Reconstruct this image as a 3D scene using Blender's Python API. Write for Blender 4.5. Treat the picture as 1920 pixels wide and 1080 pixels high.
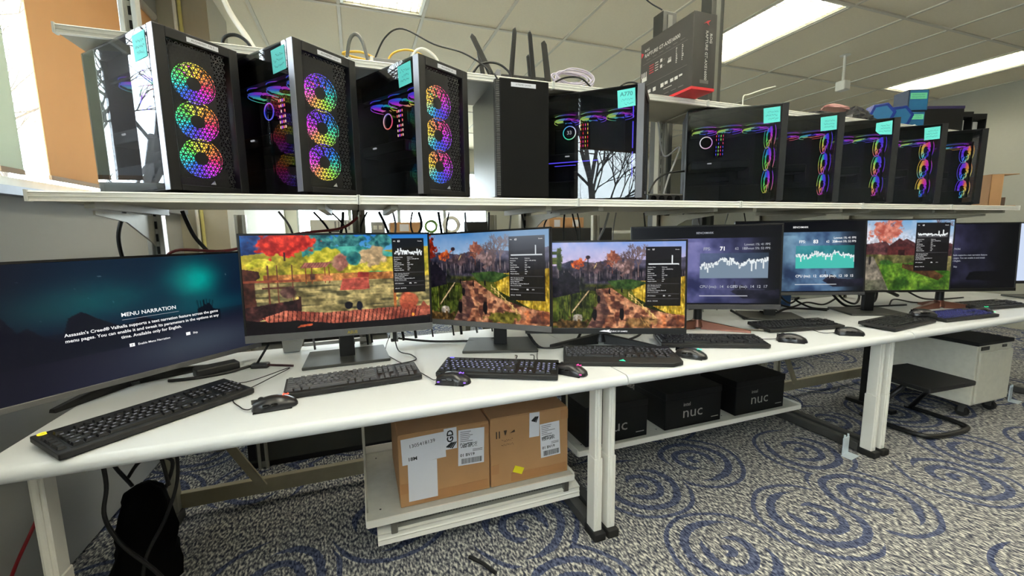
import bpy, bmesh, math, random
import numpy as np
from mathutils import Vector, Matrix
for o in list(bpy.data.objects): bpy.data.objects.remove(o)
scene = bpy.context.scene
COL = scene.collection
R = math.radians
rnd = random.Random(7)

# ---------------------------------------------------------------- camera
def look(yaw, pit, rol):
    f = Vector((math.sin(yaw)*math.cos(pit), math.cos(yaw)*math.cos(pit), -math.sin(pit)))
    r = Vector((math.cos(yaw), -math.sin(yaw), 0)); u = r.cross(f)
    r2 = r*math.cos(rol)+u*math.sin(rol); u2 = -r*math.sin(rol)+u*math.cos(rol)
    return Matrix(((r2.x, u2.x, -f.x), (r2.y, u2.y, -f.y), (r2.z, u2.z, -f.z)))
cam = bpy.data.cameras.new('camera'); camo = bpy.data.objects.new('camera', cam); COL.objects.link(camo)
cam.sensor_width = 36.0; cam.lens = 36.0*791.5/1920; cam.clip_start = .02; cam.clip_end = 200
camo.matrix_world = Matrix.Translation((0, 0, 1.22)) @ look(R(19.966), R(7.574), R(-.7593)).to_4x4()
scene.camera = camo

# ---------------------------------------------------------------- world, exposure
w = bpy.data.worlds.new('overcast_sky'); scene.world = w; w.use_nodes = True
bg = w.node_tree.nodes['Background']; bg.inputs[0].default_value = (.86, .93, 1.0, 1); bg.inputs[1].default_value = 20.0
scene.view_settings.view_transform = 'Standard'; scene.view_settings.look = 'None'
scene.view_settings.gamma = 1.0; scene.view_settings.use_curve_mapping = False
scene.view_settings.exposure = 0.0
TUBE_POWER = 46.0

# ---------------------------------------------------------------- helpers
def lin(c):
    return tuple((v/255/12.92) if v/255 <= .04045 else ((v/255+.055)/1.055)**2.4 for v in c)
MATS = {}
def P(name, col, rough=.5, metal=0.0, spec=.5, var=.12, nscale=30.0, bump=0.0, bscale=200.0, emis=None, estr=0.0):
    if name in MATS: return MATS[name]
    m = bpy.data.materials.new(name); m.use_nodes = True; nt = m.node_tree; b = nt.nodes['Principled BSDF']
    c = lin(col)
    b.inputs['Roughness'].default_value = rough; b.inputs['Metallic'].default_value = metal
    b.inputs['Specular IOR Level'].default_value = spec
    tc = nt.nodes.new('ShaderNodeTexCoord'); nz = nt.nodes.new('ShaderNodeTexNoise')
    nz.inputs['Scale'].default_value = nscale; nz.inputs['Detail'].default_value = 3
    nt.links.new(tc.outputs['Object'], nz.inputs['Vector'])
    mx = nt.nodes.new('ShaderNodeMix'); mx.data_type = 'RGBA'
    mx.inputs[6].default_value = tuple(v*(1-var) for v in c)+(1,); mx.inputs[7].default_value = tuple(min(1, v*(1+var)) for v in c)+(1,)
    nt.links.new(nz.outputs['Fac'], mx.inputs[0]); nt.links.new(mx.outputs[2], b.inputs['Base Color'])
    if bump:
        n2 = nt.nodes.new('ShaderNodeTexNoise'); n2.inputs['Scale'].default_value = bscale
        nt.links.new(tc.outputs['Object'], n2.inputs['Vector'])
        bp = nt.nodes.new('ShaderNodeBump'); bp.inputs['Strength'].default_value = bump; bp.inputs['Distance'].default_value = .004
        nt.links.new(n2.outputs['Fac'], bp.inputs['Height']); nt.links.new(bp.outputs[0], b.inputs['Normal'])
    if emis:
        b.inputs['Emission Color'].default_value = lin(emis)+(1,); b.inputs['Emission Strength'].default_value = estr
    MATS[name] = m; return m
def EM(name, col, s=1.0):
    if name in MATS: return MATS[name]
    m = bpy.data.materials.new(name); m.use_nodes = True; nt = m.node_tree
    b = nt.nodes['Principled BSDF']; b.inputs['Base Color'].default_value = (.02, .02, .02, 1); b.inputs['Roughness'].default_value = .5
    b.inputs['Emission Color'].default_value = lin(col)+(1,); b.inputs['Emission Strength'].default_value = s
    MATS[name] = m; return m
def GLASS(name, tint=(.3, .3, .3), refl=1.0, ior=1.5):
    if name in MATS: return MATS[name]
    m = bpy.data.materials.new(name); m.use_nodes = True; nt = m.node_tree; nt.nodes.clear()
    out = nt.nodes.new('ShaderNodeOutputMaterial'); mix = nt.nodes.new('ShaderNodeMixShader')
    lw_ = nt.nodes.new('ShaderNodeLayerWeight'); lw_.inputs['Blend'].default_value = .5; f0 = ((ior-1)/(ior+1))**2
    pw = nt.nodes.new('ShaderNodeMath'); pw.operation = 'POWER'; pw.inputs[1].default_value = 5.0; nt.links.new(lw_.outputs['Facing'], pw.inputs[0])
    fr = nt.nodes.new('ShaderNodeMath'); fr.operation = 'MULTIPLY_ADD'; fr.inputs[1].default_value = 1-f0; fr.inputs[2].default_value = f0; nt.links.new(pw.outputs[0], fr.inputs[0])
    t = nt.nodes.new('ShaderNodeBsdfTransparent'); t.inputs[0].default_value = tint+(1,)
    g = nt.nodes.new('ShaderNodeBsdfGlossy'); g.inputs['Roughness'].default_value = .0; g.inputs[0].default_value = (refl, refl, refl, 1)
    nt.links.new(fr.outputs[0], mix.inputs[0]); nt.links.new(t.outputs[0], mix.inputs[1]); nt.links.new(g.outputs[0], mix.inputs[2])
    nt.links.new(mix.outputs[0], out.inputs[0]); MATS[name] = m; return m

class MB:
    def __init__(s): s.v = []; s.f = []; s.mi = []; s.k = 0
    def add(s, vs, fs, M=None):
        n = len(s.v)
        s.v += [tuple(M @ Vector(p)) if M else tuple(p) for p in vs]
        s.f += [tuple(n+i for i in q) for q in fs]; s.mi += [s.k]*len(fs); return s
    def box(s, a, b, M=None):
        (x0, y0, z0), (x1, y1, z1) = a, b
        return s.add([(x0,y0,z0),(x1,y0,z0),(x1,y1,z0),(x0,y1,z0),(x0,y0,z1),(x1,y0,z1),(x1,y1,z1),(x0,y1,z1)],
                     [(0,3,2,1),(4,5,6,7),(0,1,5,4),(1,2,6,5),(2,3,7,6),(3,0,4,7)], M)
    def cbox(s, c, d, M=None):
        return s.box(tuple(c[i]-d[i]/2 for i in range(3)), tuple(c[i]+d[i]/2 for i in range(3)), M)
    def quad(s, a, b, c, d, M=None): return s.add([a, b, c, d], [(0,1,2,3)], M)
    def cyl(s, p0, p1, r0, n=12, r1=None, M=None, cap=True):
        p0 = Vector(p0); p1 = Vector(p1); r1 = r0 if r1 is None else r1
        d = (p1-p0).normalized(); a = d.orthogonal().normalized(); b = d.cross(a)
        vs = []
        for p, r in ((p0, r0), (p1, r1)):
            for i in range(n):
                t = 2*math.pi*i/n; vs.append(p+a*(r*math.cos(t))+b*(r*math.sin(t)))
        fs = [(i, (i+1) % n, n+(i+1) % n, n+i) for i in range(n)]
        if cap: fs += [tuple(range(n-1, -1, -1)), tuple(range(n, 2*n))]
        return s.add(vs, fs, M)
    def tube(s, pts, r, n=6, M=None, closed=False, rs=None):
        pts = [Vector(p) for p in pts]; vs = []; fs = []; m = len(pts); a = None
        for i, p in enumerate(pts):
            if closed: d = pts[(i+1) % m]-pts[i-1]
            else: d = pts[min(i+1, m-1)]-pts[max(i-1, 0)]
            d.normalize()
            if a is None: a = d.orthogonal().normalized()
            else: a = (a-d*a.dot(d)); a = a.normalized() if a.length > 1e-6 else d.orthogonal().normalized()
            b = d.cross(a); rr = rs[i] if rs else r
            for k in range(n):
                t = 2*math.pi*k/n; vs.append(p+a*(rr*math.cos(t))+b*(rr*math.sin(t)))
        for i in range(m if closed else m-1):
            j = (i+1) % m
            for k in range(n): fs.append((i*n+k, i*n+(k+1) % n, j*n+(k+1) % n, j*n+k))
        if not closed: fs += [tuple(range(n-1, -1, -1)), tuple((m-1)*n+k for k in range(n))]
        return s.add(vs, fs, M)
    def prism(s, poly, h0, h1, ax='z', M=None):
        n = len(poly)
        def pt(a, b, h): return {'z': (a, b, h), 'y': (a, h, b), 'x': (h, a, b)}[ax]
        vs = [pt(a, b, h0) for a, b in poly]+[pt(a, b, h1) for a, b in poly]
        fs = [tuple(range(n-1, -1, -1)), tuple(range(n, 2*n))]+[(i, (i+1) % n, n+(i+1) % n, n+i) for i in range(n)]
        return s.add(vs, fs, M)
    def mesh(s, name, mats, bevel=0, seg=2, smooth=False):
        me = bpy.data.meshes.new(name); me.from_pydata(s.v, [], s.f)
        mats = mats if isinstance(mats, (list, tuple)) else [mats]
        for m in mats: me.materials.append(m)
        if s.k or any(s.mi): me.polygons.foreach_set('material_index', s.mi)
        bm = bmesh.new(); bm.from_mesh(me)
        bmesh.ops.recalc_face_normals(bm, faces=bm.faces)
        if bevel:
            es = [e for e in bm.edges if len(e.link_faces) == 2 and e.calc_face_angle(0) > .6]
            bmesh.ops.bevel(bm, geom=es, offset=bevel, segments=seg, affect='EDGES', profile=.5, clamp_overlap=True)
        if smooth:
            for f in bm.faces: f.smooth = True
        bm.to_mesh(me); bm.free(); me.update()
        if smooth == 'auto':
            try: me.set_sharp_from_angle(angle=R(35))
            except Exception: pass
        return me
    def build(s, name, mats, parent=None, loc=None, rot=None, **kw):
        return link(name, s.mesh(name, mats, **kw), parent, loc, rot)
def link(name, me, parent=None, loc=None, rot=None, M=None):
    o = bpy.data.objects.new(name, me); COL.objects.link(o)
    if parent: o.parent = parent
    if loc is not None: o.location = loc
    if rot is not None: o.rotation_euler = rot
    if M is not None: o.matrix_local = M
    return o
def tag(o, label=None, cat=None, group=None, kind=None):
    if label: o['label'] = label
    if cat: o['category'] = cat
    if group: o['group'] = group
    if kind: o['kind'] = kind
    return o
def thing(name, label, cat, loc=(0,0,0), rz=0.0, group=None):
    o = bpy.data.objects.new(name, None); COL.objects.link(o); o.empty_display_size = .05
    o.location = loc; o.rotation_euler = (0, 0, rz)
    return tag(o, label, cat, group)
def struct(o): o['kind'] = 'structure'; return o
def B(name, a, b, mat, parent=None, bevel=0, **kw):
    return MB().box(a, b).build(name, mat, parent, bevel=bevel, **kw)
def smoothpath(pts, n=8):
    pts = [Vector(p) for p in pts]; out = []
    for i in range(len(pts)-1):
        p0 = pts[max(i-1, 0)]; p1 = pts[i]; p2 = pts[i+1]; p3 = pts[min(i+2, len(pts)-1)]
        for k in range(n):
            t = k/n; t2 = t*t; t3 = t2*t
            out.append(.5*((2*p1)+(-p0+p2)*t+(2*p0-5*p1+4*p2-p3)*t2+(-p0+3*p1-3*p2+p3)*t3))
    out.append(pts[-1]); return out
TXT = {}
def text(parent, s, size, loc, mat, align='LEFT', rot=(R(90), 0, 0), bold=0.0, name='lettering', sx=1.0):
    key = (s, align, mat.name, round(bold, 5))
    if key not in TXT:
        c = bpy.data.curves.new('lettering', 'FONT'); c.body = s; c.size = 1.0; c.align_x = align; c.align_y = 'CENTER'
        c.resolution_u = 2; c.offset = bold
        o = bpy.data.objects.new('tmp', c); COL.objects.link(o)
        dg = bpy.context.evaluated_depsgraph_get(); dg.update()
        me = bpy.data.meshes.new_from_object(o.evaluated_get(dg)); bpy.data.objects.remove(o); bpy.data.curves.remove(c)
        me.name = 'lettering'; me.materials.clear(); me.materials.append(mat); TXT[key] = me
    o = link(name, TXT[key], parent, loc, rot); o.scale = (size*sx, size, size); return o

# ---------------------------------------------------------------- materials
WHITE = P('white_paint', (226, 226, 218), .45, var=.03)
LAMINATE = P('cream_laminate', (224, 226, 225), .38, var=.04, nscale=6)
ALU = P('satin_aluminium', (196, 196, 190), .35, .35, var=.04)
CREAM = P('cream_powder_coat', (240, 237, 226), .4, var=.03)
STEEL = P('galvanised_steel', (168, 164, 150), .42, .3, var=.1)
DGREY = P('dark_grey_metal', (70, 70, 68), .5, .2)
BLACK = P('black_plastic', (18, 18, 19), .42, var=.1)
BLACKM = P('matt_black_plastic', (19, 19, 20), .6, var=.1)
BLACKG = P('gloss_black_plastic', (10, 10, 11), .15, var=.05)
CASE = P('black_case_steel', (12, 12, 13), .5, 0, spec=.35)
INNER = P('case_interior_black', (10, 10, 11), .6)
SILVER = P('bezel_gunmetal', (150, 150, 158), .35, .6)
RUBBER = P('black_rubber', (16, 16, 16), .7)
KRAFT = P('kraft_cardboard', (176, 134, 92), .8, var=.08, nscale=14, bump=.05)
TAPE = P('brown_packing_tape', (170, 122, 78), .3, var=.05)
PAPER = P('white_paper', (226, 226, 232), .7, var=.02)
INK = P('black_ink', (28, 28, 30), .7)
INKG = P('grey_ink', (105, 105, 110), .7)
TEAL = P('teal_sticky_paper', (96, 214, 208), .7, var=.04)
INKT = P('teal_pen_ink', (40, 120, 125), .7)
KEYCAP = P('dark_keycap', (26, 26, 28), .5, var=.06)
KEYCAP2 = P('grey_keycap', (78, 78, 80), .5, var=.06)
SCRWHITE = EM('screen_text_white', (250, 250, 250), 1.0)
SCRDIM = EM('screen_text_dim', (185, 190, 200), .8)
CABB = P('black_cable', (14, 14, 14), .5)
CABG = P('grey_cable', (150, 150, 148), .5)
CABY = P('yellow_cable', (222, 178, 60), .5)
CABW = P('lilac_white_cable', (222, 212, 228), .5)
CABR = P('dark_red_cable', (120, 34, 34), .5)
COPPER = P('copper_stand', (120, 78, 64), .35, .6)
# ---------------------------------------------------------------- room shell
def carpet():
    m = bpy.data.materials.new('swirl_carpet'); m.use_nodes = True; nt = m.node_tree; L = nt.links.new; N = nt.nodes.new
    b = nt.nodes['Principled BSDF']; b.inputs['Roughness'].default_value = .95; b.inputs['Specular IOR Level'].default_value = .1
    tc = N('ShaderNodeTexCoord')
    def math_(op, a, bb=None, c=None):
        n = N('ShaderNodeMath'); n.operation = op
        for i, v in enumerate((a, bb, c)):
            if v is None: continue
            if isinstance(v, (int, float)): n.inputs[i].default_value = v
            else: L(v, n.inputs[i])
        return n.outputs[0]
    wn = N('ShaderNodeTexNoise'); wn.inputs['Scale'].default_value = 2.2; L(tc.outputs['Object'], wn.inputs['Vector'])
    vm = N('ShaderNodeMix'); vm.data_type = 'VECTOR'; vm.inputs[0].default_value = .07
    L(tc.outputs['Object'], vm.inputs[4]); L(wn.outputs['Color'], vm.inputs[5])
    vo = N('ShaderNodeTexVoronoi'); vo.voronoi_dimensions = '2D'; vo.inputs['Scale'].default_value = 2.1; vo.inputs['Randomness'].default_value = .55
    L(vm.outputs[1], vo.inputs['Vector'])
    d = vo.outputs['Distance']
    ring = math_('SINE', math_('MULTIPLY', d, 44.0))
    n0 = N('ShaderNodeTexNoise'); n0.inputs['Scale'].default_value = 70.0; L(tc.outputs['Object'], n0.inputs['Vector'])
    ring = math_('GREATER_THAN', math_('ADD', ring, math_('MULTIPLY', math_('SUBTRACT', n0.outputs['Fac'], .5), 1.6)), .1)
    inside = math_('LESS_THAN', d, .47)
    # arcs are broken on one side of each motif, the side differs from motif to motif
    sub = N('ShaderNodeVectorMath'); sub.operation = 'SUBTRACT'; L(vm.outputs[1], sub.inputs[0]); L(vo.outputs['Position'], sub.inputs[1])
    sp = N('ShaderNodeSeparateXYZ'); L(sub.outputs[0], sp.inputs[0])
    ang = math_('ARCTAN2', sp.outputs[1], sp.outputs[0])
    sc = N('ShaderNodeSeparateColor'); L(vo.outputs['Color'], sc.inputs[0])
    ph = math_('MULTIPLY', sc.outputs[0], 6.283)
    keep = math_('GREATER_THAN', math_('COSINE', math_('ADD', math_('ADD', ang, ph), math_('MULTIPLY', d, 9.0))), -.72)
    pat = math_('MULTIPLY', math_('MULTIPLY', ring, inside), keep)
    # woven loops
    mp = N('ShaderNodeMapping'); mp.inputs['Scale'].default_value = (120, 50, 1); mp.inputs['Rotation'].default_value = (0, 0, .5); L(tc.outputs['Object'], mp.inputs[0])
    n1 = N('ShaderNodeTexNoise'); n1.inputs['Scale'].default_value = 1.0; n1.inputs['Detail'].default_value = 2; L(mp.outputs[0], n1.inputs['Vector'])
    cr = N('ShaderNodeValToRGB'); e = cr.color_ramp.elements; e[0].position = .36; e[0].color = lin((48, 52, 66))+(1,); e[1].position = .66; e[1].color = lin((206, 203, 192))+(1,)
    mid = cr.color_ramp.elements.new(.5); mid.color = lin((116, 116, 117))+(1,)
    L(n1.outputs['Fac'], cr.inputs[0])
    c2 = N('ShaderNodeValToRGB'); e = c2.color_ramp.elements; e[0].position = .35; e[0].color = lin((30, 37, 62))+(1,); e[1].position = .72; e[1].color = lin((104, 112, 138))+(1,)
    L(n1.outputs['Fac'], c2.inputs[0])
    mx = N('ShaderNodeMix'); mx.data_type = 'RGBA'; L(pat, mx.inputs[0]); L(cr.outputs[0], mx.inputs[6]); L(c2.outputs[0], mx.inputs[7])
    L(mx.outputs[2], b.inputs['Base Color'])
    bp = N('ShaderNodeBump'); bp.inputs['Strength'].default_value = .5; bp.inputs['Distance'].default_value = .004; L(n1.outputs['Fac'], bp.inputs['Height']); L(bp.outputs[0], b.inputs['Normal'])
    return m
XL, XR, YF, YB, ZC = -1.15, 7.3, -4.2, 8.6, 2.88
struct(B('floor', (XL-.2, YF, -.1), (XR+.2, YB, 0), carpet()))
WALL = P('wall_paint_beige', (224, 220, 206), .8, var=.03, nscale=4)
WALLG = P('wall_paint_grey', (150, 150, 146), .75, var=.05, nscale=3)
TILEM = P('ceiling_tile_fissured', (240, 230, 204), .9, var=.05, nscale=60, bump=.15, bscale=90)
GRID = P('ceiling_grid_enamel', (214, 208, 190), .6, var=.02)
FW = (-1.0, 2.6, .92, 2.45)  # opening of a window added in the back wall to brighten the ceiling
fw = MB(); fw.box((XL-.2, YB, 0), (XR+.2, YB+.1, FW[2])); fw.box((XL-.2, YB, FW[3]), (XR+.2, YB+.1, ZC)); fw.box((XL-.2, YB, FW[2]), (FW[0], YB+.1, FW[3])); fw.box((FW[1], YB, FW[2]), (XR+.2, YB+.1, FW[3]))
struct(fw.build('wall_back', WALL))
fr = MB()
for k in range(5): x = FW[0]+(FW[1]-FW[0])*k/4; fr.box((x-.03, YB+.02, FW[2]), (x+.03, YB+.07, FW[3]))
for z in (FW[2], FW[3]-.05): fr.box((FW[0], YB+.02, z), (FW[1], YB+.07, z+.05))
wo = struct(fr.build('window_3', P('window_frame_enamel', (205, 208, 205), .4)))
B('pane', (FW[0], YB+.052, FW[2]+.05), (FW[1], YB+.058, FW[3]-.05), GLASS('window_glass', (.93, .96, .95)), wo)
struct(B('wall_right', (XR, YF, 0), (XR+.1, YB, ZC), P('wall_right_paint', (162, 160, 146), .8, var=.03)))
struct(B('wall_front', (XL-.2, YF-.1, 0), (XR+.2, YF, ZC), P('dimmed_wall_grey', (120, 120, 116), .8)))  # unseen wall, greyed darker to keep the tower glass reflections dark
# left wall with two window openings and an unseen third added for daylight
SILL, WTOP = 1.40, 2.62
WA = (-.75, .30); W_ADDED = (-2.95, -.95); WB_ = (1.62, 3.48)
lw = MB()
for y0, y1 in ((YF, W_ADDED[0]), (W_ADDED[1], WA[0]), (WA[1], WB_[0]), (WB_[1], 3.62)): lw.box((XL-.14, y0, SILL), (XL, y1, ZC))
for y0, y1 in (WA, WB_, W_ADDED): lw.box((XL-.14, y0, WTOP), (XL, y1, ZC))
lw.box((XL-.14, YF, 0), (XL, 3.62, SILL))
struct(lw.build('wall_left', P('wall_left_paint', (158, 158, 154), .8, var=.05, nscale=3)))
struct(B('wall_left_pier', (XL-.14, 3.60, 0), (-.865, 4.1, ZC), P('pier_paint', (176, 170, 150), .8, var=.03)))
struct(B('wall_left_rear', (XL-.14, 4.1, 0), (XL-.04, YB, ZC), WALL))
struct(B('trim_1', (XL-.13, WB_[0], SILL-.03), (XL+.05, 3.6, SILL), P('grey_sill_metal', (150, 156, 168), .4, .3)))
struct(B('trim_2', (XL-.13, W_ADDED[0], SILL-.03), (XL+.05, WA[1], SILL), MATS['grey_sill_metal']))
struct(B('trim_3', (XL, 1.2, .02), (XL+.09, 3.55, 1.10), WALLG, bevel=.006))      # heater casing under the sill
GWIN = GLASS('window_glass', (.93, .96, .95))
for i, (y0, y1) in enumerate((WA, WB_, (-9, -9), W_ADDED)):
    if y0 == -9: continue
    f = MB()
    for a, b in ((y0, y0+.04), (y1-.04, y1)): f.box((XL-.12, a, SILL), (XL-.07, b, WTOP))
    f.box((XL-.12, y0, SILL), (XL-.07, y1, SILL+.05)); f.box((XL-.12, y0, WTOP-.05), (XL-.07, y1, WTOP))
    wo = struct(f.build('window_%d' % (i+1), P('window_frame_enamel', (205, 208, 205), .4)))
    B('pane', (XL-.099, y0+.04, SILL+.05), (XL-.093, y1-.04, WTOP-.05), GWIN, wo)
def FABRIC(name, col, tr):
    m = P(name, col, .85, var=.06, nscale=5, bump=.1, bscale=300); nt = m.node_tree; b = nt.nodes['Principled BSDF']
    t_ = nt.nodes.new('ShaderNodeBsdfTranslucent'); t_.inputs[0].default_value = lin(col)+(1,); mx = nt.nodes.new('ShaderNodeMixShader'); mx.inputs[0].default_value = tr
    out = nt.nodes['Material Output']; nt.links.new(b.outputs[0], mx.inputs[1]); nt.links.new(t_.outputs[0], mx.inputs[2]); nt.links.new(mx.outputs[0], out.inputs[0]); return m
TAN = FABRIC('tan_blind_fabric', (198, 162, 120), .30)
def blind(y0, y1, z0, z1, mat, label, x=XL+.007):
    t = thing('roller_blind', label, 'blind', (x, (y0+y1)/2, z1))
    B('fabric', (-.002, -(y1-y0)/2, z0-z1), (.002, (y1-y0)/2, 0), mat, t)
    MB().cyl((.012, -(y1-y0)/2, 0), (.012, (y1-y0)/2, 0), .022, 14).build('roller_tube', ALU, t, smooth='auto')
    B('hem_bar', (-.005, -(y1-y0)/2, z0-z1-.018), (.005, (y1-y0)/2, z0-z1), P('hem_tan', (150, 120, 84), .6), t)
    return t
blind(2.27, 3.47, 1.47, 2.60, TAN, 'tan roller blind drawn down beside the bright window slit')
PALE = FABRIC('pale_blind_fabric', (214, 222, 206), .14)
blind(2.01, 2.125, 1.47, 2.60, PALE, 'narrow pale green blind at the left edge of the photo')
blind(1.90, 1.99, 1.47, 2.60, FABRIC('grey_lath', (170, 172, 182), .05), 'narrow pale blind mirrored as a grey stripe in the leftmost tower')
blind(-.73, .28, 2.07, 2.60, P('grey_blind_fabric', (110, 110, 112), .85), 'half raised grey blind over the window nearer the camera')
# outside: bare trees
BARK = P('bark', (66, 62, 60), .9)
def tree(label, base, h, seed, lean=0):
    rr = random.Random(seed); m = MB()
    def br(p, d, ln, r, lv):
        q = p+d*ln; mid = p+d*ln*.5+Vector((rr.uniform(-1, 1), rr.uniform(-1, 1), rr.uniform(-1, 1)))*ln*.08
        m.tube([p, mid, q], r, 5 if lv < 3 else 3, rs=[r, r*.85, r*.7])
        if lv >= 7 or r < .0022: return
        for _ in range(3 if lv < 6 else 2):
            ax = Vector((rr.uniform(-1, 1), rr.uniform(-1, 1), rr.uniform(-.5, .8))).normalized()
            nd = (d+ax*rr.uniform(.5, .95)).normalized(); nd.z += .08
            br(q if rr.random() < .6 else mid, nd.normalized(), ln*rr.uniform(.62, .86), r*rr.uniform(.52, .72), lv+1)
    t = thing('bare_tree', label, 'tree', base)
    br(Vector((0, 0, 0)), Vector((lean, .05, 1)).normalized(), h*.30, h*.016, 0)
    m.build('branches', BARK, t)
tree('bare tree outside, seen mirrored in the glass of the single dark tower mid shelf', (-5.6, -3.3, -.9), 7.2, 3)
tree('bare tree outside, seen mirrored in the glass of the leftmost tower', (-5.0, 3.9, -.9), 7.0, 8)
tree('bare tree outside beyond the bright window slit', (-4.4, 7.6, -.9), 7.0, 12)
struct(B('ground_outside', (-60, -60, -1.0), (60, 60, -.9), P('bounce_ground', (206, 206, 200), .95)))  # ground colour made pale to bounce daylight up to the ceiling
# ceiling: tile grid 0.61 x 1.22
ceil = MB(); ceil.box((XL-.2, YF, ZC+.14), (XR+.2, YB, ZC+.2)); ceil = struct(ceil.build('ceiling', WALL))
TX0, TY0, TW, TD = -.03, 2.335, .61, 1.215
tile_me = MB().box((.012, .012, 0), (TW-.012, TD-.012, .015)).mesh('ceiling_tile', TILEM, bevel=.003, seg=1)
fixtures = []  # visible row plus unseen lights added to brighten the room
for i in range(-2, 13):
    for j in range(-6, 6):
        x = TX0+i*TW; y = TY0+j*TD
        if x+TW < XL-.1 or x > XR or y+TD < YF or y > YB: continue
        if (i in (0, 5, 10) and j == 0) or (i in (0, 3) and j == -1) or (i in (0, 3, 5, 10) and j == -2) or (i in (0, 2, 4) and j == -3): fixtures.append((i, j, x, y)); continue
        link('ceiling_tile', tile_me, ceil, (x, y, ZC+.002+.003*rnd.random()))
for i in range(-1, 13):
    x = TX0+i*TW
    if XL < x < XR: B('grid_bar', (x-.012, YF, ZC-.004), (x+.012, YB, ZC+.03), GRID, ceil)
for j in range(-6, 6):
    y = TY0+j*TD
    if YF < y < YB: B('grid_bar', (XL, y-.012, ZC-.005), (XR, y+.012, ZC+.03), GRID, ceil)
LOUV = P('louvre_white', (236, 234, 222), .3, .2, var=.02)
GLOW = EM('fluorescent_glow', (255, 251, 238), TUBE_POWER)
lv = MB()
for k in range(1, 28): lv.box((.03, TD*k/28-.002, .012), (TW-.03, TD*k/28+.002, .032))
for k in range(1, 12): lv.box((TW*k/12-.002, .03, .012), (TW*k/12+.002, TD-.03, .032))
lv_me = lv.mesh('louvre', LOUV)
hs = MB(); t_ = .022
for a, b in (((t_*.6, t_*.6, 0), (t_*1.6, TD-t_*.6, .115)), ((TW-t_*1.6, t_*.6, 0), (TW-t_*.6, TD-t_*.6, .115)), ((t_*.6, t_*.6, 0), (TW-t_*.6, t_*1.6, .115)), ((t_*.6, TD-t_*1.6, 0), (TW-t_*.6, TD-t_*.6, .115)), ((.02, .02, .1), (TW-.02, TD-.02, .12))): hs.box(a, b)
hs_me = hs.mesh('housing', LOUV)
tb = MB()
for xx in (.13, .305, .48): tb.cyl((xx, .05, .075), (xx, TD-.05, .075), .017, 10)
tb_me = tb.mesh('fluorescent_tube', GLOW, smooth=True)
names = {(0, 0): 'louvred ceiling light at the top edge above the leftmost towers', (5, 0): 'louvred ceiling light right of the dark upright post', (10, 0): 'long bright ceiling light in the top right corner'}
for i, j, x, y in fixtures:
    t = thing('ceiling_light', names.get((i, j), 'louvred ceiling light outside the frame, %s row behind the camera, %s from the left' % ({-1: 'overhead', -2: 'first', -3: 'second'}.get(j), {0: 'first', 1: 'second', 2: 'third', 3: 'fourth', 4: 'fifth', 5: 'sixth', 10: 'last'}.get(i))), 'ceiling light', (x, y, ZC), 0, 'recessed ceiling lights')
    link('housing', hs_me, t); link('louvre', lv_me, t); link('fluorescent_tube', tb_me, t)
# ceiling drop with box
t = thing('ceiling_sensor', 'white sensor box hanging on a thin rod from the ceiling', 'sensor', (4.56, 2.98, ZC))
MB().cyl((0, 0, 0), (0, 0, -.24), .012, 10).build('rod', CREAM, t, smooth='auto')
MB().cyl((0, 0, -.004), (0, 0, 0), .045, 16).build('ceiling_rose', CREAM, t)
B('box', (-.045, -.045, -.33), (.045, .045, -.24), CREAM, t, bevel=.01)
# conduits on the pier and dark power poles
for k, (x, mat, lab) in enumerate(((-1.045, CREAM, 'pale vertical conduit on the pier behind the leftmost tower'), (-1.018, P('yellowed_conduit', (206, 196, 120), .5), 'yellowed vertical conduit on the pier behind the leftmost tower'))):
    tag(MB().cyl((x, 3.585, .1), (x, 3.585, 2.87), .011, 10).build('conduit', mat, smooth='auto'), lab, 'pipe')
# ---------------------------------------------------------------- benches
ZT = .70
def bullnose(x0, x1):
    r = .02; prof = [(2.15, ZT), ]
    cy = 1.255
    for k in range(0, 9):
        a = math.pi/2+math.pi*k/8
        prof.append((cy+r*math.cos(a)*1.0, ZT-r+r*math.sin(a)))
    prof.append((2.15, ZT-2*r))
    return MB().prism(prof, x0, x1, 'x')
LEGX = []
def bench(label, x0, x1, legs):
    t = thing('workbench', label, 'table', ((x0+x1)/2, 1.7, 0), 0, 'long white workbenches')
    ox = -(x0+x1)/2
    bullnose(x0+ox, x1+ox).build('tabletop', LAMINATE, t, (0, -1.7, 0), smooth='auto')
    for lx in legs:
        m = MB(); X = lx+ox
        m.box((X-.015, -.36, .03), (X+.015, -.31, .661)); m.box((X-.007, -.368, .05), (X+.007, -.358, .655))
        m.box((X-.018, -.364, .03), (X+.018, -.306, .34))
        m.build('leg', CREAM, t, bevel=.003, seg=1)
        B('foot_cap', (X-.025, -.385, 0), (X+.025, -.30, .034), RUBBER, t, bevel=.004)
        B('foot_rail', (X-.022, -.30, .004), (X+.022, .40, .05), DGREY, t, bevel=.004)
        B('leg', (X-.015, .35, .05), (X+.015, .40, .661), STEEL, t, bevel=.003)
    B('apron_rail', (x0+.06+ox, .36, .60), (x1-.06+ox, .385, .655), STEEL, t)
    B('stretcher', (x0+.06+ox, .385, .045), (x1-.06+ox, .415, .115), P('beige_stretcher', (150, 142, 118), .5), t, bevel=.003)
    for e, s_ in ((x0+ox, 1), (x1+ox, -1)):
        MB().prism([(e+s_*.08, .63), (e+s_*.12, .63), (e+s_*.40, .09), (e+s_*.36, .09)], .372, .384, 'y').build('diagonal_brace', MATS['beige_stretcher'], t)
    return t
bench('left white workbench carrying the first three lit monitors', -.85, .888, (-.795, .836))
bench('middle white workbench above the three black boxes', .893, 2.562, (.897, 2.528))
bench('right white workbench reaching out of the frame', 2.568, 4.6, (2.602, 4.5))

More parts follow.
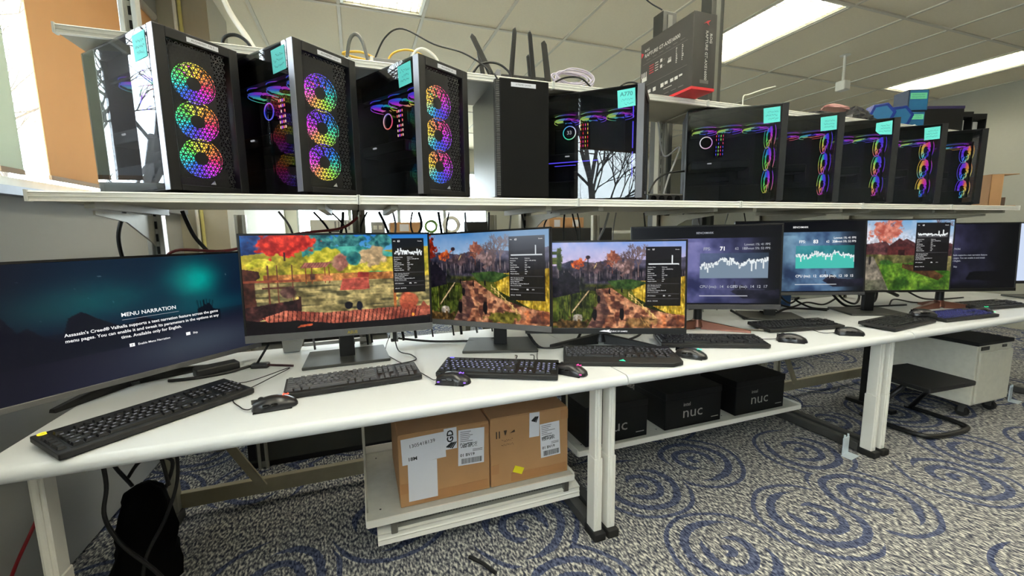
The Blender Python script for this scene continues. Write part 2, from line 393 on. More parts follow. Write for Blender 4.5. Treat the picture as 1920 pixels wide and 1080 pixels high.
# ---------------------------------------------------------------- shelving
SX = [-.823, .013, .84, 1.699, 2.565, 3.38, 4.15]
LIPY, ZS = 1.52, 1.347
UY, ZU = 1.75, 1.862
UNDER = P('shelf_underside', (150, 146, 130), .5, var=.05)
def shelf(label, x0, x1, yl, z, depth, lh=.028):
    t = thing('wall_shelf', label, 'shelf', ((x0+x1)/2, yl, z)); h = (x1-x0)/2-.002
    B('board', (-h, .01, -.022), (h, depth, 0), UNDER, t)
    m = MB()
    m.prism([(0, -lh), (.014, -lh), (.014, 0), (.004, 0), (0, -.004), (.003, -.006), (.003, -lh*.5), (0, -lh*.55), (.003, -lh*.62), (.003, -lh+.004)], -h, h, 'x')
    m.build('front_lip', CREAM, t)
    for s in (-1, 1): B('end_cap', (s*h-.003, -.003, -lh-.001), (s*h+.003, .02, .002), WHITE, t)
    for s in ((-.72, .72) if lh == .028 else ()):
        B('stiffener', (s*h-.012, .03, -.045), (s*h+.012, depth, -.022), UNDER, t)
    return t
which = ['leftmost', 'second', 'third', 'fourth', 'fifth', 'rightmost']
for k in range(6):
    shelf('%s cream shelf section of the long tower shelf' % which[k], SX[k], SX[k+1], LIPY, ZS, .54)
    if k < 6: shelf('%s cream section of the upper shelf above the towers' % which[k], SX[k], SX[k+1], UY, ZU, .36, .0275)
POSTS = [-.755, .013, .84, 1.699, 2.52, 3.40, 4.15]
for k, x in enumerate(POSTS):
    top = 2.87 if k == 0 else 1.95
    t = thing('shelf_post', ['tall silver slotted post rising to the ceiling at the left end of the shelves', 'second slotted shelf post, behind the shelf joint above the second monitor', 'third slotted shelf post from the left', 'slotted shelf post in the gap between the dark tower and the tower row', 'fifth slotted shelf post from the left', 'sixth slotted shelf post from the left', 'last slotted shelf post at the right end'][k], 'post', (x, 2.10, 0))
    m = MB()
    for s in (-1, 1): m.box((s*.02-.008, -.02, .701), (s*.02+.008, .02, top))
    m.box((-.02, .0, .701), (.02, .012, top)); m.build('upright', STEEL if k else ALU, t, bevel=.002, seg=1)
    sl = MB()
    for z in np.arange(.95, top-.05, .05): sl.box((-.004, -.0035, z), (.004, .0005, z+.03))
    tag(sl.build('slots', BLACKM, t), kind='stuff')
    for zz, ln, q in ((ZS-.046, .42, 1.0), (ZU-.023, .24, .1)):
        MB().prism([(-.02, zz), (-ln, zz), (-ln, zz-.012*q), (-ln*.55, zz-.03*q), (-.06, zz-.10*q), (-.02, zz-.12*q)], -.003, .003, 'x').build('bracket', STEEL, t)
# second row of posts belonging to the bench behind
for k, x in enumerate((-.53, .76, 1.46, 2.35, 3.2)):
    m = MB()
    for s in (-1, 1): m.box((s*.017-.007, -.015, 0), (s*.017+.007, .015, 1.32))
    t = thing('rear_post', 'slotted post of the bench behind, %s from the left' % ['first', 'second', 'third', 'fourth', 'fifth'][k], 'post', (x, 2.42, .0))
    m.build('upright', STEEL, t, bevel=.002, seg=1); B('web', (-.017, 0, 0), (.017, .008, 1.32), STEEL, t)
for x0, x1, z1, lab in ((1.768, 1.867, 2.50, 'short dark grey post behind the red bottomed box'), (2.13, 2.23, 2.875, 'tall dark grey post right of the red bottomed box')):
    t = thing('power_pole', lab, 'post', ((x0+x1)/2, 2.24, 0)); h = (x1-x0)/2
    B('column', (-h, -.04, 0), (h, .05, z1), P('pole_grey', (52, 53, 50), .5), t, bevel=.004)
    B('cover_strip', (-h*.35, -.043, .1), (h*.35, -.039, z1-.02), P('pole_strip', (98, 99, 92), .5), t)
# rear bench and its clutter, seen through the slot under the shelf
t = thing('rear_bench', 'white bench top of the row behind, glimpsed under the shelf', 'table', (1.2, 3.0, 0))
B('tabletop', (-2.1, -.42, .66), (3.2, .42, .70), LAMINATE, t, bevel=.01)
for x in (-2.0, -.4, 1.2, 3.1): B('leg', (x-.02, -.3, 0), (x+.02, -.25, .66), STEEL, t); B('leg', (x-.02, .25, 0), (x+.02, .3, .66), STEEL, t)
t = thing('rear_counter', 'high white shelf board of the row behind with clutter on it', 'shelf', (1.0, 4.5, 0))
B('board', (-2.0, -.25, 1.19), (3.4, .25, 1.215), WHITE, t); B('front_lip', (-2.0, -.262, 1.185), (3.4, -.25, 1.22), WHITE, t)
for x in (-1.9, 0, 1.7, 3.3): B('support', (x-.03, -.2, 0), (x+.03, .2, 1.19), STEEL, t)
def crate(name, lab, x0, x1, z0, z1, y, mat, d=.25, cat='box'):
    t = thing(name, lab, cat, ((x0+x1)/2, y, z0)); h = (x1-x0)/2
    B('body', (-h, 0, 0), (h, d, z1-z0), mat, t, bevel=.006); return t
t = crate('instrument', 'white bench instrument with grey front grille on the rear shelf', -.40, -.02, 1.22, 1.355, 4.35, WHITE, cat='instrument')
for k in range(5): B('grille_slat', (.02+k*.03, -.006, .04), (.035+k*.03, 0, .12), CABG, t)
B('display', (-.02, -.006, .02), (.06, 0, .05), DGREY, t)
t = crate('rear_carton', 'brown carton with white label on the rear shelf', .32, .62, 1.22, 1.33, 4.4, KRAFT); B('paper_label', (-.06, -.004, .02), (.03, 0, .09), PAPER, t)
t = crate('wall_socket_strip', 'grey plug strip on the rear shelf left of the brown carton', .14, .27, 1.22, 1.335, 4.42, CABG, .1, 'socket'); 
for k in range(2): B('socket', (-.045+k*.05, -.006, .04), (-.01+k*.05, 0, .08), WHITE, t)
def coil(name, lab, c, r, tr, mat, n=4, ax='y', cat='cable', seed=1, parent=None):
    rr = random.Random(seed); m = MB(); pts = []
    for k in range(n*20):
        a = 2*math.pi*k/20; q = r*(1+.12*math.sin(k*.23+seed)); h = (k/(n*20)-.5)*.03+rr.uniform(-.001, .001)
        pts.append((q*math.cos(a), h, q*math.sin(a)) if ax == 'y' else (q*math.cos(a), q*math.sin(a), h))
    m.tube(pts, tr, 6); o = m.build(name, mat, parent, c, smooth=True)
    return tag(o, lab, cat) if not parent else o
coil('cable_coil', 'green cable coil on the rear shelf', (.72, 4.38, 1.285), .055, .008, P('green_cable', (110, 150, 70), .5), 4, 'y')
coil('cable_coil', 'white hose coil on the rear shelf right of the green coil', (.93, 4.38, 1.30), .075, .011, CREAM, 4, 'y', seed=3)
t = crate('rear_carton', 'long brown carton with two white labels behind the third monitor', 1.66, 2.02, 1.25, 1.345, 3.55, KRAFT, .3)
for k in (-.13, .06): B('paper_label', (k, -.003, .01), (k+.06, 0, .075), PAPER, t)
crate('rear_cabinet', 'black cabinet under the long brown carton', 1.5, 2.3, 0, 1.248, 3.5, BLACKM, .4, 'cabinet')
crate('dark_device', 'black device on the rear shelf behind the third monitor', 1.05, 1.36, 1.222, 1.33, 4.3, BLACK, .2, 'device')
for k, (x0, x1) in enumerate(((2.5, 3.05), (3.3, 3.9))):
    t = thing('rear_monitor', 'dark monitor back on the rear bench, %s' % ('left one' if k == 0 else 'right one'), 'monitor', ((x0+x1)/2, 3.0, .70), .1, 'monitors on the rear bench')
    h = (x1-x0)/2; B('panel', (-h, -.02, .16), (h, .03, .52), BLACK, t, bevel=.008); B('neck', (-.03, .03, .012), (.03, .06, .4), BLACK, t); B('base', (-.12, -.06, 0), (.12, .12, .012), BLACK, t)
# dark cabinet behind the left bench
t = thing('grey_cabinet', 'dark grey cabinet standing behind the left bench frame', 'cabinet', (-.26, 2.62, 0))
B('body', (-.34, -.2, .03), (.40, .3, .62), P('cabinet_grey', (62, 62, 56), .5), t, bevel=.006); B('plinth', (-.33, -.19, 0), (.39, .29, .03), BLACKM, t)
B('edge_strip', (-.335, -.206, .05), (-.30, -.2, .6), BLACKM, t)

for k, y in enumerate((-1.7, -3.2)):  # unseen benches added as white reflectors that lift the ceiling brightness
    t = thing('bounce_bench', 'white bench standing behind the camera, %s row' % ('nearer' if k == 0 else 'farther'), 'table', (2.0, y, 0), 0)
    B('tabletop', (-2.6, -.4, .68), (3.2, .4, .72), LAMINATE, t, bevel=.01)
    for x in (-2.4, 0, 3.0):
        for yy in (-.35, .33): B('leg', (x-.02, yy, 0), (x+.02, yy+.03, .68), CREAM, t)
# ---------------------------------------------------------------- computer towers
TWd, TDp, TH = .235, .46, .48
def rainbow(name, cols, s=1.35):
    if name in MATS: return MATS[name]
    m = bpy.data.materials.new(name); m.use_nodes = True; nt = m.node_tree; b = nt.nodes['Principled BSDF']
    tc = nt.nodes.new('ShaderNodeTexCoord'); g = nt.nodes.new('ShaderNodeTexGradient'); g.gradient_type = 'RADIAL'
    cr = nt.nodes.new('ShaderNodeValToRGB'); cr.color_ramp.interpolation = 'LINEAR'
    n = len(cols); el = cr.color_ramp.elements
    while len(el) < n+1: el.new(.5)
    for i in range(n+1): el[i].position = i/n; el[i].color = lin(cols[i % n])+(1,)
    nt.links.new(tc.outputs['Object'], g.inputs[0]); nt.links.new(g.outputs['Fac'], cr.inputs[0])
    b.inputs['Base Color'].default_value = (.05, .05, .05, 1); nt.links.new(cr.outputs[0], b.inputs['Emission Color']); b.inputs['Emission Strength'].default_value = s
    MATS[name] = m; return m
PAL = {
 'a': [(40,235,180),(40,110,255),(110,50,255),(225,50,240),(255,50,110),(255,160,50),(250,235,80),(110,240,70)],
 'b': [(235,60,230),(255,150,100),(245,225,80),(160,235,80),(50,220,180),(40,120,255),(95,50,255),(150,45,250)],
 'c': [(235,220,70),(70,210,220),(40,110,255),(85,60,255),(190,50,250),(250,50,180),(255,110,100),(255,190,80)],
 'd': [(60,235,120),(170,240,80),(240,230,80),(255,150,150),(225,60,240),(140,60,255),(60,70,255),(40,160,235)],
 'e': [(230,235,80),(255,120,120),(240,70,220),(160,60,250),(100,60,255),(90,60,255),(60,100,250),(60,230,140)],
 'f': [(120,50,255),(60,120,255),(50,230,230),(230,240,130),(255,200,80),(255,110,80),(150,60,240),(110,60,255)],
 't': [(190,60,245),(120,70,255),(70,110,250),(90,200,150),(220,235,90),(150,220,110),(90,90,250),(220,60,210)],
 'u': [(235,70,200),(255,100,120),(250,150,120),(120,220,150),(90,220,170),(70,130,230),(90,70,240),(200,70,230)],
}
for k_ in list(PAL): PAL[k_+'m'] = [PAL[k_][(4-i) % 8] for i in range(8)]
def fan_rotor(pal):
    key = 'rotor_'+pal
    if key not in bpy.data.meshes:
        m = MB(); n = 9
        for k in range(n):
            a0 = 2*math.pi*k/n; st = []
            for j in range(6):
                r = .021+(.057-.021)*j/5; sw = .35*j/5
                for q, wd in ((0, 0.0), (1, .66)): st.append((r*math.cos(a0+sw+wd), r*math.sin(a0+sw+wd), .004 if q else -.004))
            m.add(st, [(2*j, 2*j+1, 2*j+3, 2*j+2) for j in range(5)])
        rg = [(.0585*math.cos(t), .0585*math.sin(t), 0) for t in np.linspace(0, 2*math.pi, 40)[:-1]]
        m.tube(rg, .0016, 5, closed=True)
        rg = [(.0215*math.cos(t), .0215*math.sin(t), .004) for t in np.linspace(0, 2*math.pi, 24)[:-1]]
        m.tube(rg, .0014, 5, closed=True)
        for zz in (-.011, .011): m.tube([(.0600*math.cos(t), .0600*math.sin(t), zz) for t in np.linspace(0, 2*math.pi, 40)[:-1]], .0014, 4, closed=True)
        m.mesh(key, rainbow('fan_glow_'+pal, PAL[pal])).name = key
    return bpy.data.meshes[key]
fm = MB()
for k in range(32):
    a, b_ = 2*math.pi*k/32, 2*math.pi*(k+1)/32
    def sq(t):
        c, s_ = math.cos(t), math.sin(t); q = .0625/max(abs(c), abs(s_)); return q*c, q*s_
    i0, i1 = (.0605*math.cos(a), .0605*math.sin(a)), (.0605*math.cos(b_), .0605*math.sin(b_)); o0, o1 = sq(a), sq(b_)
    fm.add([(*i0, .004), (*i1, .004), (*o1, .004), (*o0, .004), (*i0, -.004), (*i1, -.004), (*o1, -.004), (*o0, -.004)], [(0,1,2,3), (7,6,5,4), (0,4,5,1), (3,2,6,7)])
fan_frame = fm.mesh('fan_frame', INNER)
hub_me = MB().cyl((0, 0, -.006), (0, 0, .008), .020, 20).mesh('fan_hub', BLACKM)
def fan(parent, loc, rot, pal):
    f = link('fan', fan_frame, parent, loc, rot)
    link('rotor', fan_rotor(pal), f); link('hub', hub_me, f); return f
# triangular perforated grille, real holes
def tri_grille(x0, x1, z0, z1, p=.0135, wall=.19):
    m = MB(); h = p*math.sqrt(3)/2; nz = int((z1-z0)/h)
    for j in range(nz):
        za = z0+j*h; zb = za+h; nx = int((x1-x0)/p)
        for i in range(nx*2-1):
            xo = x0+(i//2)*p
            if (i+j) % 2 == 0: T = [(xo+(i % 2)*p/2, za), (xo+p+(i % 2)*p/2, za), (xo+p/2+(i % 2)*p/2, zb)]
            else: T = [(xo+(i % 2)*p/2, zb), (xo+p/2+(i % 2)*p/2, za), (xo+p+(i % 2)*p/2, zb)]
            cx = sum(q[0] for q in T)/3; cz = sum(q[1] for q in T)/3
            I = [(cx+(q[0]-cx)*(1-2*wall), cz+(q[1]-cz)*(1-2*wall)) for q in T]
            m.add([(a, 0, b) for a, b in T]+[(a, 0, b) for a, b in I], [(0, 1, 4, 3), (1, 2, 5, 4), (2, 0, 3, 5)])
    return m
grille_me = tri_grille(.032, TWd-.030, .028, TH-.03).mesh('front_grille', BLACKM)
top_vent = MB()
for i in range(14):
    for j in range(26): top_vent.cbox((.03+i*.0125, .05+j*.0145, TH+.0006), (.008, .009, .0012))
top_vent_me = top_vent.mesh('top_vent', INNER)
sh = MB()
sh.box((.004, .03, TH-.006), (TWd, TDp, TH)); sh.box((.004, .03, .012), (TWd, TDp, .018)); sh.box((TWd-.004, .03, .012), (TWd, TDp, TH)); sh.box((.0, TDp-.004, .012), (TWd, TDp, TH))
shell_me = sh.mesh('case_shell', CASE, bevel=.001, seg=1)
bz = MB()
bz.box((0, 0, .012), (.030, .030, TH)); bz.box((TWd-.028, 0, .012), (TWd, .030, TH)); bz.box((.03, 0, TH-.030), (TWd-.028, .030, TH)); bz.box((.03, 0, .012), (TWd-.028, .030, .030))
bezel_me = bz.mesh('front_bezel', CASE, bevel=.002, seg=2)
strip_me = MB().box((-.0015, .001, .012), (.0, .029, TH-.001)).mesh('bezel_strip', SILVER)
strip_md = MB().box((-.0015, .001, .012), (.0, .029, TH-.001)).mesh('bezel_strip_mid', P('mid_strip', (92, 92, 96), .45, .3))
strip_dk = MB().box((-.0015, .001, .012), (.0, .029, TH-.001)).mesh('bezel_strip_dark', CASE)
CGLASS = GLASS('tinted_side_glass', (.62, .63, .65), 1.0, 1.5)
glass_me = MB().box((-.003, .031, .016), (.001, TDp-.004, TH-.003)).mesh('side_glass', CGLASS)
feet_me = MB()
for x in (.03, TWd-.03):
    for y in (.04, TDp-.05): feet_me.cyl((x, y, 0), (x, y, .013), .014, 12)
feet_me = feet_me.mesh('feet', RUBBER)
ins = MB(); ins.box((.168, .10, .11), (.173, TDp-.03, TH-.04)); inner_me = ins.mesh('motherboard', P('motherboard_black', (20, 21, 24), .5))
mbp = MB()
for a, b_ in (((.14, .36, .36), (.168, .43, .43)), ((.15, .30, .41), (.168, .36, .43)), ((.15, .22, .13), (.168, .34, .16)), ((.155, .12, .14), (.168, .18, .20))): mbp.box(a, b_)
HSM = P('heatsink_dark', (46, 46, 50), .4, .5)
heat_mes = [MB().box(a, b_).mesh('heatsink', HSM, bevel=.003, seg=1) for a, b_ in (((.14, .38, .36), (.168, .43, .43)), ((.15, .30, .41), (.168, .37, .43)), ((.15, .22, .13), (.168, .34, .16)), ((.155, .12, .14), (.168, .18, .20)))]
shroud_me = MB().box((.008, .10, .018), (TWd-.006, TDp-.006, .10)).mesh('power_shroud', INNER, bevel=.002, seg=1)
gpu_me = MB().box((.04, .15, .185), (.165, TDp-.03, .228)).mesh('graphics_card', P('gpu_shroud', (24, 24, 26), .35), bevel=.005)
ram_me = MB()
for k in range(4): ram_me.box((.125, .262+k*.011, .262), (.168, .267+k*.011, .385))
ram_me = ram_me.mesh('memory_sticks', BLACKM)
def led_mesh(key, cols):
    m = MB()
    mats = []
    for k in range(4):
        for j in range(6):
            m.k = len(mats); mats.append(EM('led_%d_%d_%d' % cols[(k+j//3) % len(cols)], cols[(k+j//3) % len(cols)], 2.2))
            if j == 3 and k % 2: continue
            m.box((.122, .2632+k*.011, .268+j*.019), (.125, .2658+k*.011, .277+j*.019))
    return m.mesh(key, mats)
LEDS = {'warm': led_mesh('memory_leds_warm', [(255,210,190),(255,120,120),(190,90,255)]), 'red': led_mesh('memory_leds_red', [(255,40,60),(255,200,90),(255,60,160)]), 'mix': led_mesh('memory_leds_mix', [(90,90,255),(255,70,120),(170,255,130)])}
tor = [(.030*math.cos(t), .030*math.sin(t), 0) for t in np.linspace(0, 2*math.pi, 40)[:-1]]
ring_me = {k: MB().tube(tor, .0022, 6, closed=True).mesh('pump_ring', rainbow('ring_glow_'+k, v, 1.8)) for k, v in {'w': [(255,255,255),(255,190,220),(230,160,255),(255,240,230)], 'c': [(60,230,220),(90,240,160),(255,255,255),(120,160,255)], 'b': [(70,90,255),(120,120,255),(90,80,250),(230,120,255)], 'r': [(255,200,200),(255,120,90),(255,90,140),(160,160,255)]}.items()}
pump_me = MB().cyl((0, 0, -.03), (0, 0, -.002), .028, 28).mesh('pump', BLACKG)
def scribble(parent, x0, x1, z0, z1, y, mat, rows, seed, ax='y', name='handwriting', th=.0011):
    rr = random.Random(seed); m = MB()
    for k in range(rows):
        z = z1-(k+.5)*(z1-z0)/rows; x = x0+rr.uniform(0, .1)*(x1-x0); e = x1-rr.uniform(0, .35)*(x1-x0); hh = (z1-z0)/rows*.3
        while x < e:
            wd = rr.uniform(.02, .05)*(x1-x0)*1.6; a = rr.uniform(-hh, hh); c = rr.uniform(-hh, hh)
            A, Bp = (x, z+a), (min(x+wd, e), z+c)
            def pt(u, v, t): return (u, y, v+t) if ax == 'y' else (y, u, v+t)
            m.add([pt(*A, -th), pt(*Bp, -th), pt(*Bp, th), pt(*A, th)], [(0, 1, 2, 3)]); x += wd*rr.uniform(.8, 1.5)
    return m.build(name, mat, parent)
def tower(label, X, Y, rdeg, pal, top, ram='warm', ring='w', note=True, strip=True, fans=True, lcd=None, bluestrip=False, frontlabel=None, seed=0, notecut=False, noteword=None):
    t = thing('computer_tower', label, 'computer', (X, Y, ZS), R(rdeg), 'towers on the long shelf')
    link('case_shell', shell_me, t); link('front_bezel', bezel_me, t); link('bezel_strip', strip_me if strip is True else strip_md if strip == 'mid' else strip_dk, t)
    tag(link('front_grille', grille_me, t, (0, .006, 0)), kind='stuff')
    tag(link('top_vent', top_vent_me, t), kind='stuff')
    link('side_glass', glass_me, t); link('feet', feet_me, t); link('motherboard', inner_me, t); [link('heatsink', q, t) for q in heat_mes]; link('power_shroud', shroud_me, t); link('graphics_card', gpu_me, t)
    link('memory_sticks', ram_me, t); tag(link('memory_leds', LEDS[ram], t), 'coloured memory lights')
    pu = link('pump', pump_me, t, (.115, .350, .335), (R(90), 0, R(-90))); link('pump_ring', ring_me[ring], pu, (0, 0, .001))
    if fans:
        for z in (.12, .234, .348): fan(t, (TWd/2-.004, .046, z), (R(90), 0, 0), pal)
    for y in (.115, .238, .361): fan(t, (.115, y, TH-.088), (0, 0, R(90)), top)
    B('radiator', (.055, .05, TH-.070), (.178, .44, TH-.012), INNER, t)
    if lcd:
        MB().cyl((0, 0, .0), (0, 0, .0012), .022, 24).build('display', EM('lcd_dark', (20, 22, 30), .6), pu)
        text(pu, lcd, .024, (0, 0, .003), SCRWHITE, 'CENTER', (0, 0, 0), .01)
    if bluestrip:
        for a, b_ in ((.10, .21), (.225, .335), (.35, .43)): B('light_strip', (.018, .045, a), (.024, .049, b_), EM('blue_strip', (95, 80, 255), 2.0), t)
        MB().box((.036, .20, .186), (.040, .43, .190)).build('light_strip', EM('blue_strip', (95, 80, 255), 2.0), t)
        MB().box((.036, .30, .172), (.040, .40, .1745)).build('light_strip', EM('blue_strip', (95, 80, 255), 2.0), t)
    B('card_light', (.036, .33, .212), (.040, .35, .217), SCRWHITE, t)
    if note:
        nm = MB(); y0, y1, z0, z1 = .036, .112, .388, .464
        poly = [(y0, z0+.004), (y1-.004, z0), (y1, z1-.004), (y0+.003, z1)]
        if notecut: poly = [(y0, z0), (y1-.02, z0+.004), (y1, z0+.025), (y1, z1-.008), (y0+.003, z1)]
        nm.prism(poly, -.0042, -.0036, 'x'); n_ = tag(nm.build('sticky_note', TEAL, t), 'teal sticky note with handwriting')
        if noteword:
            text(n_, noteword, .024, (-.0046, (y0+y1)/2, .442), INKT, 'CENTER', (R(90), 0, R(-90)), .01)
            scribble(n_, .045, .10, .395, .428, -.0045, INKT, 2, seed+1, 'x')
        else: scribble(n_, .045, .103, .40, .448, -.0045, INKT, 3, seed+1, 'x')
    if frontlabel:
        lb = B('paper_label', (.085, -.0008, .456), (.175, 0, .470), PAPER, t)
        text(lb, frontlabel, .0085, (.13, -.0014, .463), INK, 'CENTER')
    lg = MB()
    for k in range(3): lg.prism([(.118-.006+k*.005, .036), (.118-.001+k*.005, .036), (.1195+k*.002, .044+k*.002)], -.002, .0, 'y')
    lg.build('sail_logo', P('logo_silver', (190, 190, 195), .3, .5), t)
    return t
tower('black tower at the left end, front fans yellow on top and purple below', -.511, 1.556, 43.1, 'a', 'u', ring='b', frontlabel='ALCHEMIST 770 5', seed=10)
tower('second black tower from the left, front fans purple on top and yellow below', -.152, 1.537, 39.1, 'b', 'u', ring='b', frontlabel='ALCHEMIST CS L3', seed=20)
tower('third black tower from the left, front fans orange on top and blue below', .232, 1.540, 31.0, 'c', 'd', ring='r', frontlabel='ALCHEMIST L4', seed=30)
tower('dark tower whose side glass mirrors a bright window with bare branches', 1.159, 1.542, 47.7, 'd', 't', ram='red', ring='c', strip='mid', fans=False, lcd='33', bluestrip=True, seed=40, noteword='A770')
tower('first of the five crowded towers, the one with a white pump ring', 2.014, 1.557, 54.0, 'dm', 't', ram='mix', ring='w', strip=False, seed=50)
tower('second of the five crowded towers, red and green top fan', 2.465, 1.583, 50.0, 'em', 'u', strip=False, seed=60)
tower('third of the five crowded towers, the one with a clipped corner on its teal note', 2.887, 1.56, 49.0, 'em', 't', strip=False, seed=70, notecut=True)
tower('fourth of the five crowded towers, under the clear lidded black carton', 3.338, 1.56, 48.0, 'cm', 't', strip=False, seed=80)
tower('fifth of the five crowded towers, at the right end beside the brown carton', 3.768, 1.56, 46.0, 'fm', 'b', note=False, strip=False, seed=90)
# plain black tower
t = thing('plain_tower', 'plain black tower with blank front panel and white label between lit towers', 'computer', (.533, 1.62, ZS), R(-1.4))
w_, d_, h_ = .222, .38, .462
B('case_shell', (0, .03, .012), (w_, d_, h_-.006), P('charcoal_steel', (60, 62, 60), .32, .4), t, bevel=.003)
B('front_door', (.016, 0, .010), (w_, .028, h_), P('black_door', (9, 9, 9), .6, spec=.15), t, bevel=.004)
v = MB()
for k in range(64): v.box((.002, .004, .02+k*.0068), (.016, .012, .0235+k*.0068))
tag(v.build('side_vent', P('vent_grey', (92, 92, 90), .5), t), kind='stuff')
B('vent_channel', (.0, .010, .012), (.017, .029, h_-.004), BLACKM, t)
lb = B('paper_label', (.062, -.001, h_-.030), (.165, 0, h_-.014), PAPER, t); text(lb, 'XTREME GAMER', .009, (.113, -.0016, h_-.022), INKG, 'CENTER')
for x in (.03, w_-.03):
    for y in (.03, d_-.03): MB().cyl((x, y, 0), (x, y, .013), .013, 10).build('foot', RUBBER, t)
# ---------------------------------------------------------------- screen pictures (painted as vertex colours of the lit panel)
def vnoise(h, w, n, seed, asp=1.78):
    g = np.random.RandomState(seed).rand(int(n)+2, int(n*asp)+2)
    y = np.linspace(0, n-.001, h); x = np.linspace(0, n*asp-.001, w)
    yi = y.astype(int); xi = x.astype(int); fy = (y-yi)[:, None]; fx = (x-xi)[None]
    fy = fy*fy*(3-2*fy); fx = fx*fx*(3-2*fx)
    a = g[yi][:, xi]; b = g[yi][:, xi+1]; c = g[yi+1][:, xi]; d = g[yi+1][:, xi+1]
    return (a*(1-fx)+b*fx)*(1-fy)+(c*(1-fx)+d*fx)*fy
def fbm(h, w, n, seed, o=4):
    s = 0; t = 0
    for k in range(o): s = s+vnoise(h, w, n*2**k, seed+k*11)*.55**k; t += .55**k
    return s/t
class CV:
    def __init__(s, w=256, h=144, base=(0, 0, 0)):
        s.w, s.h = w, h; s.a = np.zeros((h, w, 3))+np.array(base, float)
        s.V, s.U = np.meshgrid((np.arange(h)+.5)/h, (np.arange(w)+.5)/w, indexing='ij'); s.seed = 1
    def n(s, k, o=4): s.seed += 7; return fbm(s.h, s.w, k, s.seed, o)
    def put(s, m, c, al=1.0):
        m = (np.clip(m, 0, 1)*al)[..., None]; s.a = s.a*(1-m)+np.array(c, float)*m; return s
    def tex(s, m, c0, c1, k, o=4):
        q = np.clip((s.n(k, o)-.5)*2.2+.5, 0, 1)[..., None]; c = np.array(c0, float)*(1-q)+np.array(c1, float)*q
        m = np.clip(m, 0, 1)[..., None]; s.a = s.a*(1-m)+c*m; return s
    def grad(s, v0, v1, c0, c1):
        t = np.clip((s.V-v0)/(v1-v0), 0, 1)[..., None]; m = ((s.V >= v0) & (s.V <= v1))[..., None]
        s.a = np.where(m, np.array(c0, float)*(1-t)+np.array(c1, float)*t, s.a); return s
    def rect(s, u0, v0, u1, v1, c, al=1.0): return s.put(((s.U >= u0) & (s.U < u1) & (s.V >= v0) & (s.V < v1)).astype(float), c, al)
    def R(s, u0, v0, u1, v1): return ((s.U >= u0) & (s.U < u1) & (s.V >= v0) & (s.V < v1)).astype(float)
    def pm(s, pts):
        ins = np.zeros((s.h, s.w), bool); n = len(pts)
        for i in range(n):
            (x0, y0), (x1, y1) = pts[i], pts[(i+1) % n]
            if y0 == y1: continue
            c = ((y0 > s.V) != (y1 > s.V)) & (s.U < (x1-x0)*(s.V-y0)/(y1-y0)+x0); ins ^= c
        return ins.astype(float)
    def poly(s, pts, c, al=1.0): return s.put(s.pm(pts), c, al)
    def blob(s, u, v, ru, rv, rough=.5, k=14):
        d = np.sqrt(((s.U-u)/ru)**2+((s.V-v)/rv)**2)+(s.n(k, 3)-.5)*2*rough; return np.clip((1-d)*5+.5, 0, 1)
    def line(s, u0, v0, u1, v1, wd, c, al=1.0):
        A = 16/9; dx, dy = (u1-u0)*A, v1-v0; L = math.hypot(dx, dy)+1e-9
        px, py = (s.U-u0)*A, s.V-v0; t = np.clip((px*dx+py*dy)/L**2, 0, 1); d = np.hypot(px-t*dx, py-t*dy); return s.put(np.clip((wd-d)*s.h+.5, 0, 1), c, al)
    def baretree(s, u, v, sz, c, seed, lv=5, wd=.008):
        rr = random.Random(seed)
        def br(x, y, a, L, w_, k):
            x1 = x+math.cos(a)*L/1.78; y1 = y-math.sin(a)*L; s.line(x, y, x1, y1, w_, c)
            if k: 
                for _ in range(3 if k > 3 else 2): br(x1, y1, a+rr.uniform(-.8, .8), L*rr.uniform(.55, .8), w_*.6, k-1)
        br(u, v, math.pi/2, sz, wd, lv)
    def graph(s, u0, v0, u1, v1, base, amp, seed, c=(240, 245, 245), fill=(60, 60, 66), spikes=()):
        rr = np.random.RandomState(seed); n = s.w; x = s.U[0]; t = (x-u0)/(u1-u0); y = base+amp*(vnoise(1, n, 10, seed)[0]-.5)*.8+amp*(rr.rand(n)-.5)*.55
        y = y+np.where(rr.rand(n) < .2, -amp*.8*rr.rand(n), 0)
        for q, hgt in spikes: y = np.where(abs(t-q) < .012, y+hgt, y)
        yy = v1-(v1-v0)*y; ok = (t >= 0) & (t <= 1)
        m = (s.V > yy[None]) & (s.V < v1) & ok[None]; s.put(m.astype(float), fill)
        lo = np.minimum(yy, np.roll(yy, 1)); hi = np.maximum(yy, np.roll(yy, 1)); th = 1.1/s.h
        s.put(((s.V > lo[None]-th) & (s.V < hi[None]+th) & ok[None]).astype(float), c); return s
    def rows(s, u0, u1, v0, dv, n, seed, c=(200, 200, 205), hgt=.35):
        rr = random.Random(seed)
        for k in range(n): s.rect(u0, v0+dv*k, u0+(u1-u0)*rr.uniform(.5, 1), v0+dv*(k+hgt), c, .75)
def hud(c, u0, v0, u1, v1, base, amp, spikes, seed):
    c.a = np.clip(c.a*(1+(.68*fbm(c.h, c.w, 34, 77, 2)-.34)*np.clip((c.V-.17)*10, 0, 1))[..., None], 0, 255)
    c.rect(u0, v0, u1, v1, (16, 14, 16), .94); W = u1-u0; H = v1-v0
    c.graph(u0+W*.07, v0+H*.12, u1-W*.07, v0+H*.30, base, amp, seed, spikes=spikes, fill=(90, 90, 94))
    for q in (.62, .79, .87): c.rect(u0+W*.04, v0+H*q, u1-W*.04, v0+H*q+.006, (70, 68, 70))
HUDL = ['Window Mode', 'Resolution', 'Player', 'Anti-Aliasing', 'Graphics Quality', 'FPS Limit', 'Field of View', 'Adaptive Quality']
